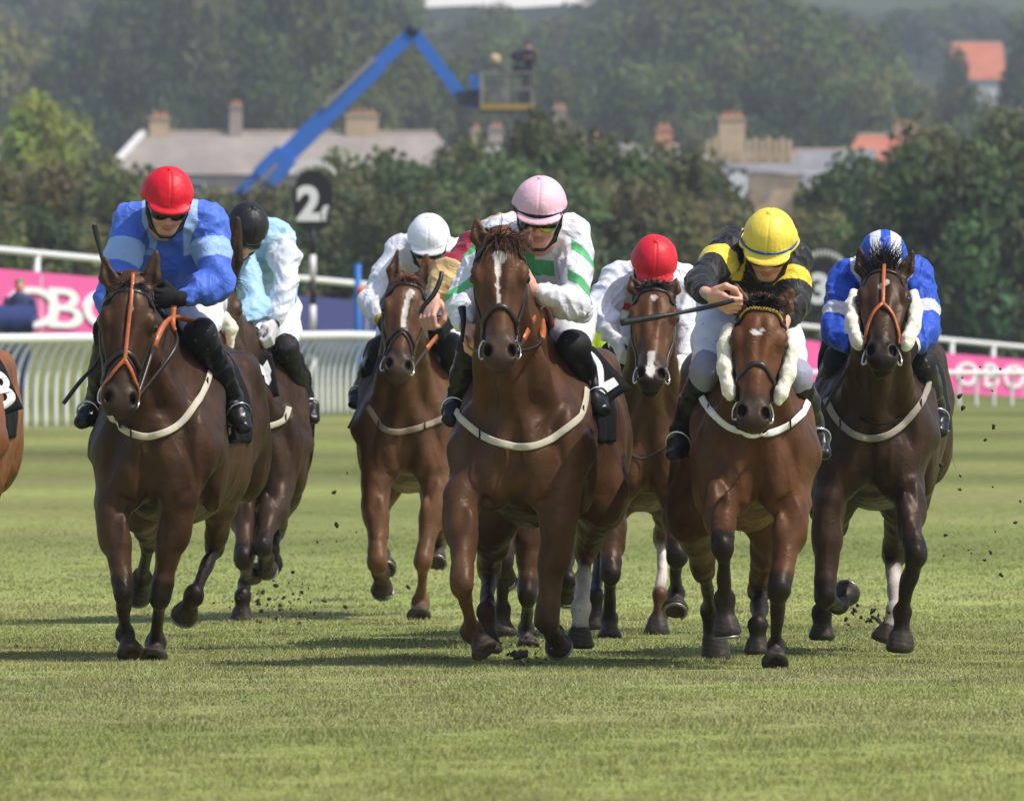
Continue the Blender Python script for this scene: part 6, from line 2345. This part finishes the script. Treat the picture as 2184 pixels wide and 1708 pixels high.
TR = [  # x, top, width, distance, tint, kind of place
    (10, 60, 330, 1180, (1.5, 1.35, .8), 'soft light green tree high at the left edge'),
    (120, 130, 260, 1080, (1.25, 1.15, .8), 'light green tree above the bright rounded tree'),
    (205, 40, 260, 1040, (.75, .8, .85), 'dark tree behind the left gable of the long house'),
    (330, -40, 320, 1120, (.8, .85, .9), 'big dark tree above the first chimney'),
    (300, 150, 240, 960, (.62, .68, .75), 'low dark tree between the first chimney and the light trees'),
    (455, -70, 330, 1060, (.85, .9, .85), 'broad tree rising out of the picture over the second chimney'),
    (430, 110, 270, 980, (.72, .78, .8), 'dark tree just left of the second chimney'),
    (590, -60, 330, 1000, (.95, 1.0, .85), 'broad tree left of the upper boom'),
    (560, 90, 250, 930, (.8, .85, .8), 'tree close behind the second chimney'),
    (720, -70, 330, 1090, (.9, .95, .85), 'tall tree behind the upper boom'),
    (690, 70, 260, 950, (1.0, 1.0, .8), 'mid green tree touching the boom'),
    (830, -20, 250, 1150, (.9, .95, .85), 'tall tree left of the boom knuckle'),
    (845, 95, 240, 960, (1.0, 1.02, .8), 'mid green tree under the boom knuckle'),
    (945, 130, 220, 990, (.95, 1.0, .8), 'tree inside the bend of the boom'),
    (1000, 185, 200, 930, (.8, .85, .8), 'low tree under the cage mount'),
    (1065, 28, 200, 1420, (1.15, 1.15, .9), 'distant green tree above the camera cage'),
    (975, 70, 190, 1480, (.85, .9, 1.0), 'hazy distant tree between jib and cage'),
    (1090, 100, 220, 1020, (.9, .95, .85), 'tree behind the camera cage'),
    (1180, 50, 230, 1350, (.9, .95, .9), 'hazy tree right of the camera operator'),
    (1195, 165, 210, 960, (.8, .85, .8), 'low tree over the pale chimney'),
    (1275, 60, 240, 1280, (.85, .9, .9), 'hazy tree left of the big right hand wood'),
    (1320, 190, 220, 930, (.72, .78, .78), 'low dark tree right of the tiny cottage'),
    (1400, 0, 330, 1150, (1.0, 1.05, .85), 'great spreading tree at the left of the right hand wood'),
    (1410, 150, 280, 980, (.95, 1.0, .8), 'yellowish tree above the tan double chimney'),
    (1545, -25, 320, 1120, (1.0, 1.05, .8), 'great tree directly above the crenellated house'),
    (1530, 110, 280, 1000, (.9, .95, .8), 'mid tree above the broad pale chimney'),
    (1690, 10, 330, 1100, (1.05, 1.1, .8), 'great tree right of the crenellated house'),
    (1680, 150, 300, 960, (.78, .84, .8), 'dark tree above the slate roof'),
    (1830, 70, 290, 1140, (1.0, 1.05, .8), 'domed tree above the orange pantile roof'),
    (1815, 175, 260, 950, (.85, .9, .8), 'low tree close behind the orange pantile roof'),
    (1945, 200, 190, 1060, (.9, .95, .85), 'tree left of the far orange roof'),
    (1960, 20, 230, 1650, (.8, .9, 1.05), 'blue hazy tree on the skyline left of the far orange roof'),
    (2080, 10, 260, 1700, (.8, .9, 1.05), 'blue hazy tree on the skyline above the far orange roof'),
    (2036, 122, 92, 1190, (.9, .98, .9), 'small tree hiding the left corner of the far orange roof'),
    (2060, 205, 240, 1000, (.85, .9, .8), 'tree below the far orange roof'),
    (2225, 20, 200, 1180, (.62, .7, .75), 'dark tree at the top right corner'),
    (2185, 150, 200, 1010, (.75, .82, .78), 'dark tree at the right edge under the far roof'),
]
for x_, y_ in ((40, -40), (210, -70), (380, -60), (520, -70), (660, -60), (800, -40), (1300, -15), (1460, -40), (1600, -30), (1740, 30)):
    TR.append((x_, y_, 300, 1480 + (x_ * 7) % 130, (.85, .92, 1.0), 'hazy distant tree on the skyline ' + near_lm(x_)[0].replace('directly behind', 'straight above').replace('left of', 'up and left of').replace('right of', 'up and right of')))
for i, (x, yt, wp, Yt, tint, lab) in enumerate(TR):
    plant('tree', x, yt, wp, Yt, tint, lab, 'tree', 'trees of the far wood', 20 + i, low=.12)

# the wood and hedge carry on past both sides of the view, as one mass each
def mass(name, spec, label, seed):
    g = np.random.default_rng(seed)
    Vs, Cs = [], []
    for (x, yt, wpx, Y, tint) in spec:
        c = W(x, yt, Y)
        z = float(ground_z(c[0], Y))
        Ht = max(c[2] - z, 2.0)
        r = wpx / (FD / Y) / 2
        me = TRC[int(g.integers(6))]
        co = np.empty(len(me.vertices) * 3, dtype=f4); me.vertices.foreach_get('co', co); co = co.reshape(-1, 4, 3)
        cl = np.empty(len(me.vertices) * 4, dtype=f4); me.color_attributes['Col'].data.foreach_get('color', cl); cl = cl.reshape(-1, 4, 4)
        keep = g.random(len(co)) < .55
        co = co[keep].astype(float); cl = cl[keep][..., :3]
        m = co.mean(1, keepdims=True)
        co = m + (co - m) * 1.35
        Vs.append((co * np.array((r, r, Ht * .55)) + np.array((c[0], Y, z + Ht * .5))).reshape(-1, 3)); Cs.append((cl * np.array(tint)).reshape(-1, 3))
    V = np.concatenate(Vs)
    o = mesh_obj(name, V, np.arange(len(V)).reshape(-1, 4), M['leaf'], cols=np.concatenate(Cs), smooth=False, origin=tuple(V.mean(0)))
    tag(o, label, name, kind='stuff')


gm = np.random.default_rng(404)
hs_, ws_ = [], []
for x in list(range(-1050, -140, 105)) + list(range(2345, 3250, 105)):
    hs_.append((x, 360 + gm.normal() * 30, 230, 335 + 30 * gm.random(), (2.3, 2.15, 2.3)))
for x in list(range(-1100, -170, 150)) + list(range(2360, 3300, 150)):
    ws_.append((x, 120 + gm.normal() * 40, 320, 960 + 80 * gm.random(), (1.8, 1.9, 1.8))); ws_.append((x + 70, -20 + gm.normal() * 30, 330, 1150 + 100 * gm.random(), (1.9, 2.0, 1.9)))
mass('hedge', hs_, 'hedge running on past the sides of the view', 5)
mass('wood', ws_, 'wood running on past the sides of the view', 6)

# ------------------------------------------------------------------ clods of turf thrown up by the hooves
gc = np.random.default_rng(77)
M['earth'] = mat_plain('turf_earth', (.030, .022, .016), rough=.95, var=.5, vscale=60, bump=.004, bscale=120)


def clod(x, y, Y, r, label, group=None, n=1):
    c = W(x, y, Y)
    bm = bmesh.new()
    bmesh.ops.create_icosphere(bm, subdivisions=2, radius=1.0)
    V = np.array([v.co[:] for v in bm.verts]); F = [tuple(v.index for v in f.verts) for f in bm.faces]
    bm.free()
    V = V * (1 + .35 * sines(V, 1, 3.0, int(gc.integers(1e6)), 6))[:, None] * np.array((1, .8, .7)) * r
    a = gc.random() * 6.28
    R = np.array(((math.cos(a), 0, math.sin(a)), (0, 1, 0), (-math.sin(a), 0, math.cos(a))))
    o = mesh_obj('turf_clod', V @ R + c, F, M['earth'], smooth=True, origin=tuple(c))
    return tag(o, label, 'clod', group)


clod(1112, 1395, 49.6, .030, 'largest dark clod of turf flung up in front of the leading chestnut')
for cx_, cy_, sx, sy, Yc, n, lab in ((1120, 1395, 22, 24, 49.6, 34, 'small dark clod of turf under the leading chestnut'), (585, 1280, 45, 26, 60.4, 60, 'small dark clod of turf thrown up behind the pale blue jockey'),
                                    (1860, 1315, 30, 14, 51.8, 22, 'small dark clod of turf between the forelegs of the dark bay'), (2060, 1130, 70, 120, 53.5, 18, 'tiny dark clod of turf flying right of the dark bay'),
                                    (760, 1120, 60, 120, 61, 10, 'tiny dark clod of turf flying beside the chestnut with the long blaze'), (2080, 800, 40, 40, 53, 5, 'tiny dark clod high in front of the pink hoarding')):
    for i in range(n):
        clod(cx_ + gc.normal() * sx, cy_ + gc.normal() * sy, Yc + gc.normal() * .4, .0045 + .010 * gc.random() ** 2, lab, lab.replace('small ', '').replace('tiny ', '').replace('clod', 'clods'))

# ------------------------------------------------------------------ the hazy air
hm = bpy.data.materials.new('haze_air'); hm.use_nodes = True
hnt = hm.node_tree
hnt.nodes.remove(hnt.nodes['Principled BSDF'])
pv = hnt.nodes.new('ShaderNodeVolumePrincipled')
pv.inputs['Color'].default_value = (.86, .90, .98, 1)
pv.inputs['Density'].default_value = HAZE
pv.inputs['Anisotropy'].default_value = .1
hnt.links.new(pv.outputs[0], hnt.nodes['Material Output'].inputs['Volume'])
mb = MB()
mb.box((0, 1780, 94), (3400, 3720, 196))
hz = mb.build('haze', hm)
tag(hz, 'pale summer haze softening the far wood', 'haze', kind='stuff')
